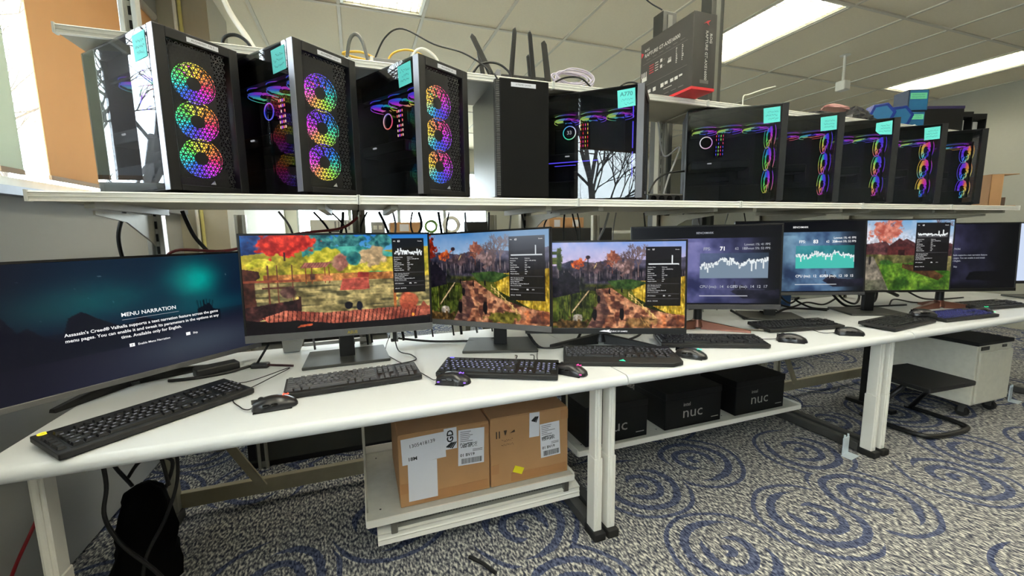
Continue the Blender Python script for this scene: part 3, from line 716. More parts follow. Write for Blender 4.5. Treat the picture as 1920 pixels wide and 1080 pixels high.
def hudtext(scr, u, v, sz, wr, hr, fps, W, H):
    # letters of the overlay panel, u v in screen fractions
    def T(s, uu, vv, size=1.0, al='LEFT', bold=0.0): text(scr, s, H*sz*size, ((uu-.5)*W, -.0012, (1-vv)*H), SCRWHITE, al, bold=bold)
    T('FPS', u+wr*.05, v+hr*.05, .8); T(fps, u+wr*.18, v+hr*.05, 1.3, bold=.02); T('Details', u+wr*.95, v+hr*.05, .8, 'RIGHT')
    vals = ['Fullscreen', '2560 x 1440 (60 Hz)', 'Off', 'High', 'Ultra High', 'Off', '100%', 'Off']
    for k in range(8):
        vv = v+hr*(.345+.034*k); T(HUDL[k], u+wr*.05, vv, .72); T(vals[k], u+wr*.46, vv, .72)
    for k, s in enumerate(('CPU: 12th Gen Core i9-12', 'GPU: Arc A770 Graphics', 'Display: PRO2345', 'OS: Windows 11 Business Edition 64', 'Driver: 31.0.101.3975')): T(s, u+wr*.05, v+hr*(.65+.03*k), .68)
    T('CPU Utilization', u+wr*.05, v+hr*.83, .72); T('0%', u+wr*.5, v+hr*.83, 1.0, bold=.02); T('CPU', u+wr*.65, v+hr*.83, .72)
    T('GPU 02   99.99 FPS', u+wr*.05, v+hr*.92, .72)
def pic_dock():
    c = CV(320, 180, (70, 130, 190)); c.rect(0, .8, 1, 1, (40, 26, 24)); c.grad(0, .25, (40, 120, 205), (120, 190, 210))
    c.tex(c.blob(.04, .1, .07, .16, .3), (20, 40, 90), (40, 100, 170), 12)
    c.tex(c.pm([(0, .2), (.3, .14), (.55, .2), (1, .13), (1, .56), (0, .56)]), (120, 120, 34), (232, 200, 70), 9)
    for u, v, a, b, k in ((.40, .05, .09, .11, 1), (.55, .07, .08, .09, 2), (.72, .08, .07, .07, 3)): c.tex(c.blob(u, v, a, b, .8, 22), (20, 70, 80), (90, 170, 160), 20)
    c.tex(c.pm([(.3, .13), (.6, .12), (.8, .2), (.8, .24), (.3, .22)]), (30, 110, 110), (90, 190, 170), 14)
    c.tex(c.blob(.21, .07, .15, .13, .75, 16), (150, 20, 18), (250, 70, 48), 22)
    c.rect(.205, .17, .215, .26, (60, 30, 28))
    for u, v, a, b in ((.38, .24, .07, .08), (.45, .2, .06, .06), (.1, .28, .08, .05), (.6, .3, .09, .06)): c.tex(c.blob(u, v, a, b, .5, 16), (150, 150, 30), (240, 220, 80), 18)
    c.tex(c.blob(.67, .23, .08, .11, .5, 14), (140, 120, 90), (226, 190, 140), 16); c.tex(c.blob(.50, .28, .045, .1, .3), (150, 90, 80), (210, 160, 130), 16)
    c.tex(c.blob(.57, .25, .035, .07, .3), (20, 80, 90), (60, 130, 120), 12); c.tex(c.blob(.66, .44, .13, .05, .4), (30, 130, 90), (70, 190, 110), 14)
    wt = c.R(0, .46, 1, .86); c.tex(wt, (86, 78, 48), (176, 160, 104), 5)
    st = np.clip((vnoise(c.h, c.w, 46, 5, .25)-.52)*4, 0, 1)*wt; c.put(st, (214, 190, 124), .6); c.put(np.clip((vnoise(c.h, c.w, 40, 9, .3)-.6)*5, 0, 1)*wt, (50, 50, 36), .7)
    c.tex(c.R(.1, .40, .8, .48), (130, 70, 40), (216, 150, 80), 16)
    c.poly([(.31, .285), (.45, .28), (.42, .335), (.285, .34)], (168, 104, 90)); 
    for k in range(9): c.line(.31+k*.015, .285, .288+k*.015, .338, .003, (120, 66, 60))
    for u in (.31, .34, .41, .43): c.rect(u, .33, u+.006, .50, (120, 66, 40))
    c.poly([(.505, .46), (.645, .455), (.65, .58), (.485, .585)], (196, 92, 74)); 
    for k in range(7): c.line(.5, .475+k*.016, .648, .472+k*.016, .0025, (136, 56, 50))
    c.poly([(.59, .395), (.65, .40), (.65, .45), (.585, .45)], (150, 50, 44)); c.rect(.335, .40, .36, .46, (90, 60, 50)); c.rect(.40, .42, .45, .48, (200, 120, 80))
    c.tex(c.pm([(0, .33), (.08, .36), (.085, .42), (.055, .46), (.06, .8), (0, .85)]), (40, 22, 20), (90, 52, 40), 14)
    for u in (.12, .165, .24): c.rect(u, .3, u+.007, .72, (104, 60, 44))
    c.rect(.0, .45, .28, .475, (140, 70, 50)); c.rect(.09, .52, .25, .54, (90, 50, 44)); c.tex(c.blob(.22, .58, .04, .06, .3), (60, 40, 38), (110, 80, 70), 14)
    c.tex(c.pm([(0, .72), (.26, .66), (.28, .78), (.1, .84), (0, .9)]), (30, 20, 22), (90, 52, 48), 16); c.rect(.26, .63, .282, .78, (60, 36, 34))
    c.put(c.blob(.262, .642, .008, .014, 0), (255, 220, 120))
    # foreground jetty
    jt = c.pm([(.08, .83), (.2, .765), (.4, .81), (.6, .80), (.9, .79), (1, .8), (1, .9), (.75, .93), (.45, .93), (.25, .87), (.12, .9)])
    c.tex(jt, (126, 58, 46), (206, 116, 90), 10)
    for k in range(38): c.put(jt*c.pm([(.1+k*.023, .7), (.104+k*.023, .7), (.086+k*.0225, 1), (.078+k*.0225, 1)]), (54, 24, 24), .85)
    c.poly([(0, .84), (.1, .88), (.26, .88), (.45, .935), (1, .92), (1, 1), (0, 1)], (16, 12, 16)); c.poly([(.27, .925), (.33, .915), (.33, .935), (.25, .95)], (190, 84, 50))
    c.tex(c.blob(.87, .735, .055, .10, .25, 10), (140, 60, 44), (214, 110, 74), 10); c.tex(c.pm([(.93, .84), (.96, .74), (1, .84)]), (130, 66, 50), (170, 84, 60), 10)
    c.put(c.blob(.80, .70, .008, .02, 0), (255, 190, 80)); c.put(c.blob(.895, .89, .008, .018, 0), (255, 150, 60)); c.rect(.785, .6, .8, .8, (170, 96, 50))
    c.put(c.blob(.53, .75, .022, .04, .3), (20, 18, 24)); c.put(c.blob(.59, .76, .018, .05, .3), (22, 24, 36))
    hud(c, .787, .045, .975, .64, .35, .4, ((.12, .3), (.22, .3), (.48, .2), (.82, .55)), 4); return c.a
def pic_village(k=0):
    c = CV(288, 162); H_, W__ = c.h, c.w
    vs = lambda n, asp, sd: vnoise(H_, W__, n, sd, asp)          # asp > 1.78 gives upright streaks, below gives lying ones
    c.grad(0, .34, *(((74, 132, 190), (186, 200, 218)) if k == 0 else ((132, 160, 218), (222, 190, 208))))
    c.put(np.clip((c.n(4)-.45)*3, 0, 1)*c.R(0, 0, 1, .3), (232, 214, 230), .5 if k else .25)
    # far hills, then a dark belt of houses and trees
    c.tex(c.pm([(0, .27), (.12, .21), (.3, .24), (.5, .18), (.75, .22), (1, .18), (1, .5), (0, .5)]), (58, 60, 80), (104, 98, 116), 10)
    belt = np.clip((c.V-.25-.05*vs(9, 1.78, 3))*18, 0, 1)*np.clip((.50-c.V)*18, 0, 1); c.tex(belt, (26, 26, 36), (74, 66, 76), 16); c.put(belt*np.clip((vs(8, 26, 7)-.62)*6, 0, 1), (176, 158, 156), .55)
    for u, v, ru, rv, c0, c1 in ((.02, .15, .07, .12, (80, 26, 20), (180, 60, 36)), (.44, .20, .05, .09, (128, 72, 60), (206, 140, 110)), (.18, .25, .06, .05, (150, 60, 36), (226, 120, 62)), (.30, .30, .10, .06, (60, 52, 58), (120, 96, 98)), (.53, .29, .08, .08, (96, 74, 72), (170, 140, 136))):
        if k == 1 and u < .1: c0, c1, ru, v = (50, 66, 36), (100, 108, 60), .025, .19
        c.tex(c.blob(u, v, ru, rv, .85, 26), c0, c1, 26)
    c.baretree(.585, .43, .13, (92, 76, 78), 3, 6, .016); c.baretree(.64, .40, .12, (120, 100, 98), 21, 6, .010); c.baretree(.535, .38, .09, (104, 84, 82), 8, 5, .008); c.baretree(.44, .36, .08, (110, 70, 60), 15, 5, .006)
    c.rect(.247, .18, .254, .32, (44, 36, 42)); c.put(c.blob(.25, .175, .018, .022, .1), (60, 46, 52)); c.line(.30, .30, .318, .25, .004, (232, 202, 136)); c.line(.37, .22, .43, .22, .004, (60, 60, 76))
    # ground
    gr = np.clip((c.V-.47)*30, 0, 1); c.tex(gr, (30, 38, 16), (96, 100, 40), 12)
    fld = c.pm([(.56, .47), (1, .40), (1, .86), (.86, .82), (.62, .64)]); c.tex(fld, (128, 100, 16), (224, 190, 70), 14); c.put(fld*np.clip((vs(16, 14, 5)-.5)*4, 0, 1), (248, 220, 120), .55); c.put(fld*np.clip((vs(12, 9, 6)-.62)*5, 0, 1), (90, 84, 20), .6)
    c.tex(c.pm([(.40, .45), (.58, .43), (.72, .47), (.60, .55), (.46, .54)]), (34, 58, 30), (84, 108, 56), 16)
    pth = c.pm([(.31, .545), (.43, .53), (.50, .60), (.62, .72), (.84, .82), (1, .85), (1, .99), (.9, 1), (.24, 1), (.30, .84), (.335, .66)])
    c.tex(pth, (104, 62, 48), (206, 146, 108), 12); c.put(pth*np.clip((vs(34, .8, 11)-.52)*5, 0, 1), (236, 178, 134), .55); c.put(pth*np.clip((vs(30, .9, 12)-.58)*6, 0, 1), (58, 34, 34), .7); c.put(pth*c.pm([(.3, .55), (.36, .55), (.42, .8), (.36, 1), (.24, 1)]), (66, 52, 56), .55)
    c.put(c.R(.75, .84, 1, 1)*pth*np.clip((c.n(16)-.4)*3, 0, 1), (214, 120, 70), .6)
    # dark house and hedge on the left
    c.tex(c.pm([(0, .44), (.085, .32), (.18, .46), (.19, .58), (0, .64)]), (18, 16, 24), (46, 40, 50), 18); c.poly([(0, .45), (.085, .32), (.185, .465), (.15, .47)], (34, 30, 40)); c.tex(c.R(.19, .40, .33, .56)*np.clip((c.n(9)-.35)*4, 0, 1), (28, 30, 30), (70, 70, 66), 18)
    left = c.pm([(0, .64), (.19, .58), (.31, .60), (.29, .8), (.23, 1), (0, 1)]); c.tex(left, (20, 28, 12), (84, 98, 40), 14); c.put(left*np.clip((vs(14, 10, 15)-.6)*5, 0, 1), (140, 140, 66), .5); c.put(left*np.clip((c.n(8)-.5)*4, 0, 1), (16, 16, 12), .6)
    for q in range(8):
        u = .565+q*.027; v = .575+q*.036; c.rect(u, v, u+.005, v+.06, (222, 190, 116)); c.line(u, v+.015, u+.027, v+.051, .0035, (232, 198, 124)); c.line(u, v+.04, u+.027, v+.076, .003, (190, 156, 90))
    for q in range(7): c.line(.255-q*.017, .565+q*.032, .24-q*.019, .60+q*.036, .007, (168, 142, 108)); c.line(.262-q*.017, .56+q*.032, .25-q*.019, .58+q*.036, .003, (226, 200, 156))
    for u, v, z_ in ((.335, .66, .05), (.305, .84, .075), (.515, .83, .075), (.42, .57, .035), (.515, .56, .03), (.31, .54, .03)): c.put(c.blob(u, v, z_*.24, z_, .15), (24, 20, 24)); c.put(c.blob(u, v-z_, z_*.13, z_*.22, 0), (80, 56, 48)); c.line(u, v+z_*.9, u+z_*.5, v+z_*1.1, .004, (40, 28, 28), .6)
    c.tex(c.blob(.17, .89, .035, .06, .3, 20), (110, 104, 96), (196, 186, 170), 20); c.tex(c.blob(.11, .97, .14, .08, .7, 22), (44, 36, 22), (130, 100, 60), 22); c.line(.11, .64, .125, .92, .006, (38, 30, 22)); c.line(.66, .87, .70, .97, .004, (226, 168, 118)); c.line(.69, .90, .73, .985, .003, (206, 150, 100))
    c.tex(c.blob(.66, .94, .12, .06, .6, 18)*(1.0 if k == 0 else .35), (60, 60, 22), (140, 130, 60), 18)
    c.a = np.clip((c.a-14)*1.10, 0, 255)
    sh_ = (.10, .19)[k]; uu = np.clip((c.U[0]-sh_)/(1-sh_), 0, .999); c.a = c.a[:, (uu*c.w).astype(int)]
    hud(c, (.735, .755)[k], .06, .972, .74, .03, .02, ((.78, .75),), 6)
    if k == 0: c.put(np.clip(1-c.V/.5, 0, 1)*np.clip((c.U-.45)*3, 0, 1), (196, 206, 220), .55)  # pale reflection haze painted over the upper right of the screen
    return c.a
def pic_bench(teal):
    c = CV(224, 126, (8, 9, 14)); base = ((40, 44, 82), (112, 112, 164)) if not teal else ((40, 60, 96), (120, 160, 190))
    c.tex(np.clip(1.15-np.abs(c.U-(.46 if not teal else .62))*1.7, 0, 1)*c.R(0, .15, 1, .98), *base, 4)
    c.put(np.clip((c.n(5)-.5)*3, 0, 1)*c.R(.2, .2, .85, .8), (150, 146, 196) if not teal else (150, 190, 214), .45)
    c.put(np.clip((c.U-.80)*5, 0, 1), (6, 7, 10)); c.put(np.clip((.10-c.V)*20+.5, 0, 1), (8, 8, 14))
    c.tex(c.pm([(.68, .83), (.75, .74), (.8, .8), (.9, .82), (1, .8), (1, .92), (.76, .92)]), (16, 16, 28), (34, 34, 50), 12); c.rect(.70, .70, .706, .84, (30, 30, 46))
    g0 = (.47, .34, .92, .66)
    c.rect(*g0, (70, 92, 112) if not teal else (30, 150, 142), .55)
    c.graph(*g0, .62, .34, 5 if teal else 9, c=(232, 238, 240), fill=(120, 138, 156) if not teal else (70, 190, 176))
    c.rect(.47, .88, .79, .892, (230, 230, 240) if not teal else (236, 240, 244), .9); c.rect(.47, .8, .90, .81, (90, 92, 120), .5)
    return c.a
def pic_barn():
    c = CV(224, 126); c.grad(0, .4, (120, 170, 214), (224, 220, 226)); c.put(np.clip((c.n(5)-.4)*3, 0, 1)*c.R(0, 0, 1, .4), (236, 228, 234), .8)
    c.baretree(.46, .40, .15, (150, 78, 70), 4, 6, .012); c.baretree(.86, .3, .15, (110, 80, 80), 9, 5, .01); c.tex(c.blob(.46, .16, .12, .14, .8, 18), (176, 84, 70), (230, 150, 130), 20)
    c.tex(c.pm([(.28, .34), (.45, .30), (.5, .38), (.62, .26), (.75, .38), (.8, .3), (1, .34), (1, .6), (.28, .6)]), (50, 30, 36), (110, 66, 66), 12)
    c.poly([(.45, .40), (.56, .26), (.72, .40)], (74, 38, 40)); c.rect(.47, .38, .71, .54, (86, 40, 40)); c.rect(.56, .42, .61, .54, (44, 22, 24))
    c.tex(c.pm([(0, .55), (.28, .48), (1, .52), (1, 1), (0, 1)]), (60, 64, 30), (140, 130, 84), 8); c.tex(c.pm([(.4, .62), (.8, .6), (1, .74), (1, 1), (.5, 1)]), (40, 80, 20), (120, 160, 50), 9)
    c.tex(c.pm([(.22, .5), (.36, .52), (.5, 1), (.2, 1)]), (96, 90, 80), (150, 140, 122), 10); c.tex(c.pm([(.6, .62), (.8, .66), (.95, .8), (.9, .86), (.6, .68)]), (50, 30, 20), (100, 70, 40), 12)
    c.put(c.blob(.46, .60, .05, .035, .3), (50, 90, 36)); c.put(c.blob(.33, .57, .012, .06, .2), (40, 36, 34)); c.put(c.R(0, .85, 1, 1)*np.clip(c.n(5), 0, 1), (30, 50, 20), .5)
    hud(c, .69, .04, .97, .72, .3, .25, ((.7, .4), (.85, .4)), 8); return c.a
def pic_menu_dark():
    c = CV(160, 90, (10, 10, 18)); c.tex(np.clip(1.1-np.abs(c.U-.42)*1.9, 0, 1), (14, 14, 30), (52, 50, 78), 4); c.put(np.clip((c.U-.72)*5, 0, 1), (4, 4, 6)); c.put(np.clip((c.V-.86)*8, 0, 1), (6, 6, 9)); c.poly([(.56, .86), (.6, .74), (1, .72), (1, .9)], (5, 5, 8)); return c.a
def pic_aurora():
    c = CV(256, 144, (10, 16, 34)); c.grad(0, .55, (14, 34, 52), (10, 22, 46)); c.grad(.55, 1.01, (14, 14, 32), (34, 36, 52))
    c.put(np.exp(-((c.U-.72)/.10)**2-((c.V-.24)/.17)**2)*(.7+.6*c.n(5)), (0, 150, 140)); c.put(np.exp(-((c.U-.36)/.20)**2-((c.V-.33)/.16)**2)*(.6+.5*c.n(6)), (10, 96, 96), .85); c.put(np.exp(-((c.U-.15)/.14)**2-((c.V-.36)/.14)**2), (16, 92, 92), .8)
    c.put(np.exp(-((c.U-.75)/.22)**2-((c.V-.5)/.1)**2), (10, 90, 96), .6)
    c.put(np.clip((vnoise(c.h, c.w, 60, 3)-.975)*30, 0, 1)*c.R(0, 0, 1, .5), (190, 210, 214), .7)
    c.poly([(0, .30), (.06, .22), (.10, .36), (.135, .50), (.16, .47), (.20, .56), (.245, .60), (.27, .44), (.31, .40), (.36, .48), (.42, .56), (.47, .55), (.49, .50), (.55, .56), (.6, .62), (.6, .75), (0, .75)], (12, 16, 30))
    c.poly([(.72, .65), (.72, .52), (.745, .50), (.75, .41), (.757, .50), (.775, .47), (.79, .54), (.82, .56), (.82, .66)], (8, 14, 26))
    for q in range(6): c.line(.725+q*.012, .52, .722+q*.014, .44+.01*(q % 3), .003, (10, 18, 30))
    c.put(np.exp(-((c.U-.72)/.28)**2-((c.V-.84)/.16)**2), (62, 72, 84), .8); c.put(np.exp(-((c.U-.05)/.2)**2), (10, 10, 24), .7)
    return c.a
def pic_bloom():
    c = CV(128, 72, (206, 220, 244))
    for k in range(7):
        a = k*.9; c.put(c.blob(.5+.14*math.cos(a), .58+.2*math.sin(a), .16, .24, .1), (20+k*14, 60+k*18, 220)); c.put(c.blob(.5+.16*math.cos(a), .56+.22*math.sin(a), .07, .12, .1), (90, 140, 250))
    return c.a
def screen_mesh(name, pic, W, H, gain, curve=0.0):
    h, w, _ = pic.shape; s = pic/255.0; l = np.where(s <= .04045, s/12.92, ((s+.055)/1.055)**2.4)
    xs = np.linspace(-W/2, W/2, w); zs = np.linspace(H, 0, h); X, Z = np.meshgrid(xs, zs); Y = -curve*(X/(W/2))**2
    co = np.stack([X, Y, Z], -1).reshape(-1, 3)
    i = np.arange(h*w).reshape(h, w); q = np.stack([i[:-1, :-1], i[1:, :-1], i[1:, 1:], i[:-1, 1:]], -1).reshape(-1, 4)
    me = bpy.data.meshes.new(name); me.vertices.add(h*w); me.vertices.foreach_set('co', co.ravel())
    me.loops.add(q.size); me.loops.foreach_set('vertex_index', q.ravel().astype(np.int32))
    me.polygons.add(len(q)); me.polygons.foreach_set('loop_start', np.arange(0, q.size, 4, dtype=np.int32)); me.update(calc_edges=True); me.validate()
    at = me.color_attributes.new('picture', 'FLOAT_COLOR', 'POINT'); rgba = np.ones((h*w, 4), np.float32); rgba[:, :3] = l.reshape(-1, 3); at.data.foreach_set('color', rgba.ravel())
    key = 'lit_panel_%.2f' % gain
    if key not in MATS:
        m = bpy.data.materials.new(key); m.use_nodes = True; nt = m.node_tree; b = nt.nodes['Principled BSDF']
        a = nt.nodes.new('ShaderNodeAttribute'); a.attribute_name = 'picture'
        b.inputs['Base Color'].default_value = (.006, .006, .007, 1); b.inputs['Roughness'].default_value = .28; b.inputs['Specular IOR Level'].default_value = .22
        nt.links.new(a.outputs['Color'], b.inputs['Emission Color']); b.inputs['Emission Strength'].default_value = gain; MATS[key] = m
    me.materials.append(MATS[key]); return me
# ---------------------------------------------------------------- monitors
def monitor(label, cx, cy, zb, r, tilt, roll, W, H, pic, bez=.008, chin=.022, chinmat=None, gain=1.0, thick=.035, stand='plate', base=None, brot=0, frame=None, depth_neck=.10):
    t = thing('monitor', label, 'monitor', (cx, cy, ZT), R(r), 'monitors on the white benches')
    frame = frame or BLACK; chinmat = chinmat or frame
    Mt = Matrix.Translation((0, 0, zb-ZT)) @ Matrix.Rotation(R(-tilt), 4, 'X') @ Matrix.Rotation(R(-roll), 4, 'Y')
    m = MB(); h = W/2
    m.box((-h, -.004, 0), (-h+bez, .012, H)); m.box((h-bez, -.004, 0), (h, .012, H)); m.box((-h, -.004, H-bez), (h, .012, H)); f = m.build('bezel', frame, t, bevel=.0012, seg=1); f.matrix_local = Mt
    c = B('chin_bar', (-h, -.006, 0), (h, .012, chin), chinmat, t, bevel=.002); c.matrix_local = Mt
    bk = MB().prism([(-h+.004, .012), (h-.004, .012), (h-.06, thick+.01), (-h+.06, thick+.01)], .01, H-.01, 'z').build('back_shell', BLACKM, t, bevel=.003); bk.matrix_local = Mt
    sw, shh = W-2*bez, H-bez-chin
    s = link('screen', screen_mesh('screen', pic, sw, shh, gain), t); s.matrix_local = Mt @ Matrix.Translation((0, -.0015, chin))
    inv = Matrix.Rotation(-R(r), 3, 'Z')
    bx, by = base if base else (cx+math.sin(-R(r))*depth_neck, cy+math.cos(R(r))*depth_neck)
    o = inv @ Vector((bx-cx, by-cy, 0)); br_ = R(brot-r)
    zc = zb-ZT+H*.45
    nk = MB()
    if stand == 'plate':
        nk.box((-.03, -.014, .01), (.03, .014, zc)); nb = nk.build('neck', frame, t, (o.x, o.y, 0), (0, 0, br_), bevel=.004)
        B('arm', (-.03, .02, zc-.07), (.03, max(.05, o.y+.012), zc+.02), frame, t, bevel=.004).location = (0, 0, 0)
        pb = MB(); pb.prism([(-.165, -.12), (.165, -.12), (.155, .12), (-.155, .12)], 0, .012, 'z'); pb.build('base_plate', P('stand_charcoal', (50, 51, 48), .5), t, (o.x, o.y, 0), (0, 0, br_), bevel=.003)
    elif stand in ('tripod', 'copper'):
        cm = COPPER if stand == 'copper' else frame
        nk.cyl((0, 0, .03), (0, 0, zc), .022, 16, .017); nk.build('neck', frame, t, (o.x, o.y, 0), smooth='auto')
        B('arm', (-.025, .02, zc-.06), (.025, max(.05, o.y+.01), zc+.02), frame, t, bevel=.004)
        MB().cyl((0, 0, .012), (0, 0, .05), .034, 18, .024).build('hub', cm, t, (o.x, o.y, 0), smooth='auto')
        for a in (200, 340, 90):
            L = .25 if a != 90 else .13; d = Vector((math.cos(R(a)), math.sin(R(a)), 0)); n_ = Vector((-d.y, d.x, 0))
            q = MB(); a0 = d*.02; a1 = d*L
            q.add([a0+n_*.02, a0-n_*.02, a1-n_*.012, a1+n_*.012, a0+n_*.016+Vector((0, 0, .045)), a0-n_*.016+Vector((0, 0, .045)), a1-n_*.008+Vector((0, 0, .012)), a1+n_*.008+Vector((0, 0, .012))], [(0,3,2,1),(4,5,6,7),(0,1,5,4),(1,2,6,5),(2,3,7,6),(3,0,4,7)])
            q.build('leg', cm, t, (o.x, o.y, 0), (0, 0, br_), bevel=.002)
    return t, s, sw, shh
GREYCHIN = P('grey_chin', (112, 112, 112), .4, .3)
mt, s, W_, H_ = monitor('dark blue menu narration monitor at the left edge, turned right', -.690, 1.740, .748, 45.9, 2.9, 0, .80, .41, pic_aurora(), chin=.018, chinmat=GREYCHIN, stand='tripod', brot=45.9, depth_neck=.13)
def TS(scr, W, H, s_, u, v, size, al='CENTER', bold=0.0, mat=None): return text(scr, s_, size*H, ((u-.5)*W, -.0012, (1-v)*H), mat or SCRWHITE, al, bold=bold)
TS(s, W_, H_, 'MENU NARRATION', .53, .475, .047, bold=.012)
B('rule_line', ((.43-.5)*W_, -.0012, .482*H_), ((.64-.5)*W_, -.0008, .485*H_), SCRDIM, s)
for k, q in enumerate(("Assassin's Creed® Valhalla supports a text narration feature across the game", 'menu pages. You can enable it and tweak its parameters in the options at any', 'time. Available only for English.')): TS(s, W_, H_, q, .53, .57+k*.046, .0365, bold=.016)
TS(s, W_, H_, 'Enable Menu Narration', .47, .745, .026, 'LEFT', .01); TS(s, W_, H_, 'Skip', .685, .745, .026, 'LEFT', .01)
for u in (.45, .665): B('key_icon', ((u-.5)*W_-.007, -.0012, .243*H_), ((u-.5)*W_+.007, -.0008, .272*H_), SCRWHITE, s, bevel=.0001, seg=1)
TS(s, W_, H_, 'F', .45, .745, .026, mat=INK).location.y = -.0018
mt, s, W_, H_ = monitor('lit monitor showing a red tree over a wooden river dock', -.068, 1.829, .805, -1.4, 1.9, -.3, .714, .42, pic_dock(), chin=.030, chinmat=GREYCHIN, base=(-.065, 1.872), brot=1, gain=1.0)
hudtext(s, .787, .045, .021, .188, .595, '83', W_, H_)
text(mt, 'ASUS', .017, (.03, -.012, .805-ZT+.016), P('gold_logo', (190, 170, 60), .35, .5), 'CENTER', bold=.02)
mt, s, W_, H_ = monitor('lit monitor turned left showing a village path under blue sky', .477, 1.764, .807, -49.2, 3.0, 2.0, .714, .42, pic_village(0), chin=.024, chinmat=GREYCHIN, base=(.594, 1.80), brot=-19, gain=.9, thick=.03)
hudtext(s, .735, .06, .0215, .237, .68, '63', W_, H_)
mt, s, W_, H_ = monitor('lit monitor with eye logo showing a village path under lilac sky', .989, 1.550, .775, -24.3, 3.5, .1, .69, .405, pic_village(1), chin=.026, chinmat=P('dark_chin', (30, 31, 33), .4), stand='tripod', brot=-24, depth_neck=.13)
hudtext(s, .755, .06, .0205, .217, .68, '97', W_, H_)
eye = MB(); eye.prism([(-.052, .0), (-.03, .006), (-.012, .002), (.0, -.006), (-.02, -.002)], -.0012, 0, 'y'); eye.prism([(-.022, .006), (-.006, .008), (-.012, .001)], -.0012, 0, 'y')
eo = eye.build('eye_logo', SCRWHITE, mt, (.028, -.0085, .775-ZT+.013)); text(eo, 'REPUBLIC OF GAMERS', .008, (.028, 0, 0), SCRWHITE, 'CENTER', bold=.02)
for lab, x, y, z, r, ti, ro, teal, fps, st, bs in (('dark blue monitor showing a grey benchmark graph', 1.622, 1.641, .821, -29.3, 2.5, .6, False, '71', 'copper', None), ('dark monitor showing a teal benchmark graph', 2.325, 1.663, .844, -22.9, 3.6, .2, True, '83', 'plate', (2.27, 1.79))):
    mt, s, W_, H_ = monitor(lab, x, y, z, r, ti, ro, .714, .42, pic_bench(teal), chin=.024 if not teal else .016, chinmat=P('mid_chin', (62, 62, 64), .4), stand=st, base=bs, brot=r-12 if teal else r, gain=1.0)
    tm = SCRWHITE if teal else SCRDIM
    TS(s, W_, H_, 'FPS:', .49, .285, .055, 'LEFT', .01, tm); TS(s, W_, H_, fps, .60, .285, .07, 'LEFT', .03); TS(s, W_, H_, '62   228' if teal else '62   187', .70, .285, .045, 'LEFT', .01, tm)
    TS(s, W_, H_, 'Lowest 1%: 41 FPS', .93, .235, .04, 'RIGHT', .01, tm); TS(s, W_, H_, 'Lowest 5%: 52 FPS', .93, .285, .04, 'RIGHT', .01, tm)
    TS(s, W_, H_, 'CPU (ms):  12   6   25' if teal else 'CPU (ms):  14   6   27', .47, .77, .05, 'LEFT', .01, tm); TS(s, W_, H_, 'GPU (ms):  12  10  15' if teal else 'GPU (ms):  14  12  17', .92, .77, .05, 'RIGHT', .01, tm)
    TS(s, W_, H_, 'BENCHMARK', .44, .08, .035, 'LEFT', .01, tm)
mt, s, W_, H_ = monitor('lit monitor showing a red barn and green field', 2.874, 1.530, .845, -20.1, 2.2, -.2, .714, .42, pic_barn(), chin=.012, stand='plate', base=(2.93, 1.66), brot=-25, gain=.95)
hudtext(s, .69, .04, .023, .28, .68, '63', W_, H_)
mt, s, W_, H_ = monitor('near black menu monitor on copper tripod near the right edge', 3.457, 1.483, .819, -20.1, 2.4, 0, .714, .42, pic_menu_dark(), chin=.02, stand='copper', brot=-20, gain=1.0)
TS(s, W_, H_, 'MENU NARRATION', .30, .385, .04, 'LEFT', .01, SCRDIM)
for k, q in enumerate(("Assassin's Creed® Valhalla supports a text narration feature", 'across the game menu pages. You can enable it and tweak', 'time. Available only for English.')): TS(s, W_, H_, q, .27, .48+k*.045, .034, 'LEFT', .01, SCRDIM)
TS(s, W_, H_, 'Skip', .45, .66, .034, 'LEFT', .01, SCRDIM)
monitor('pale monitor with blue swirl picture cut by the right edge', 4.56, 1.42, .82, -20, 2.4, 0, .714, .42, pic_bloom(), chin=.02, stand='plate', brot=-20, gain=1.0)
# ---------------------------------------------------------------- keyboards
U_ = .0188
KM = {}
def key_mesh(wu, mat, hk=.007):
    k = (wu, mat.name, hk)
    if k not in KM:
        w_ = wu*U_-.0028; d = U_-.0028; i = .0022
        KM[k] = MB().add([(-w_/2,-d/2,0),(w_/2,-d/2,0),(w_/2,d/2,0),(-w_/2,d/2,0),(-w_/2+i,-d/2+i,hk),(w_/2-i,-d/2+i,hk),(w_/2-i,d/2-i*.6,hk),(-w_/2+i,d/2-i*.6,hk)], [(4,5,6,7),(0,1,5,4),(1,2,6,5),(2,3,7,6),(3,0,4,7)]).mesh('key', mat)
    return KM[k]
ROWS = [  # x start in key units, widths; from the front row to the function row
 [(0, 1.25), (1.25, 1.25), (2.5, 1.25), (3.75, 6.25), (10, 1.25), (11.25, 1.25), (12.5, 1.25), (13.75, 1.25), (15.4, 1), (16.4, 1), (17.4, 1), (18.8, 2), (20.8, 1)],
 [(0, 2.25)]+[(2.25+k, 1) for k in range(10)]+[(12.25, 2.75), (16.4, 1), (18.8, 1), (19.8, 1), (20.8, 1)],
 [(0, 1.75)]+[(1.75+k, 1) for k in range(11)]+[(12.75, 2.25), (18.8, 1), (19.8, 1), (20.8, 1), (21.8, 1)],
 [(0, 1.5)]+[(1.5+k, 1) for k in range(12)]+[(13.5, 1.5), (15.4, 1), (16.4, 1), (17.4, 1), (18.8, 1), (19.8, 1), (20.8, 1), (21.8, 1)],
 [(k, 1) for k in range(13)]+[(13, 2), (15.4, 1), (16.4, 1), (17.4, 1), (18.8, 1), (19.8, 1), (20.8, 1), (21.8, 1)],
 [(0, 1)]+[(2+k, 1) for k in range(4)]+[(6.5+k, 1) for k in range(4)]+[(11+k, 1) for k in range(4)]+[(15.4, 1), (16.4, 1), (17.4, 1)]]
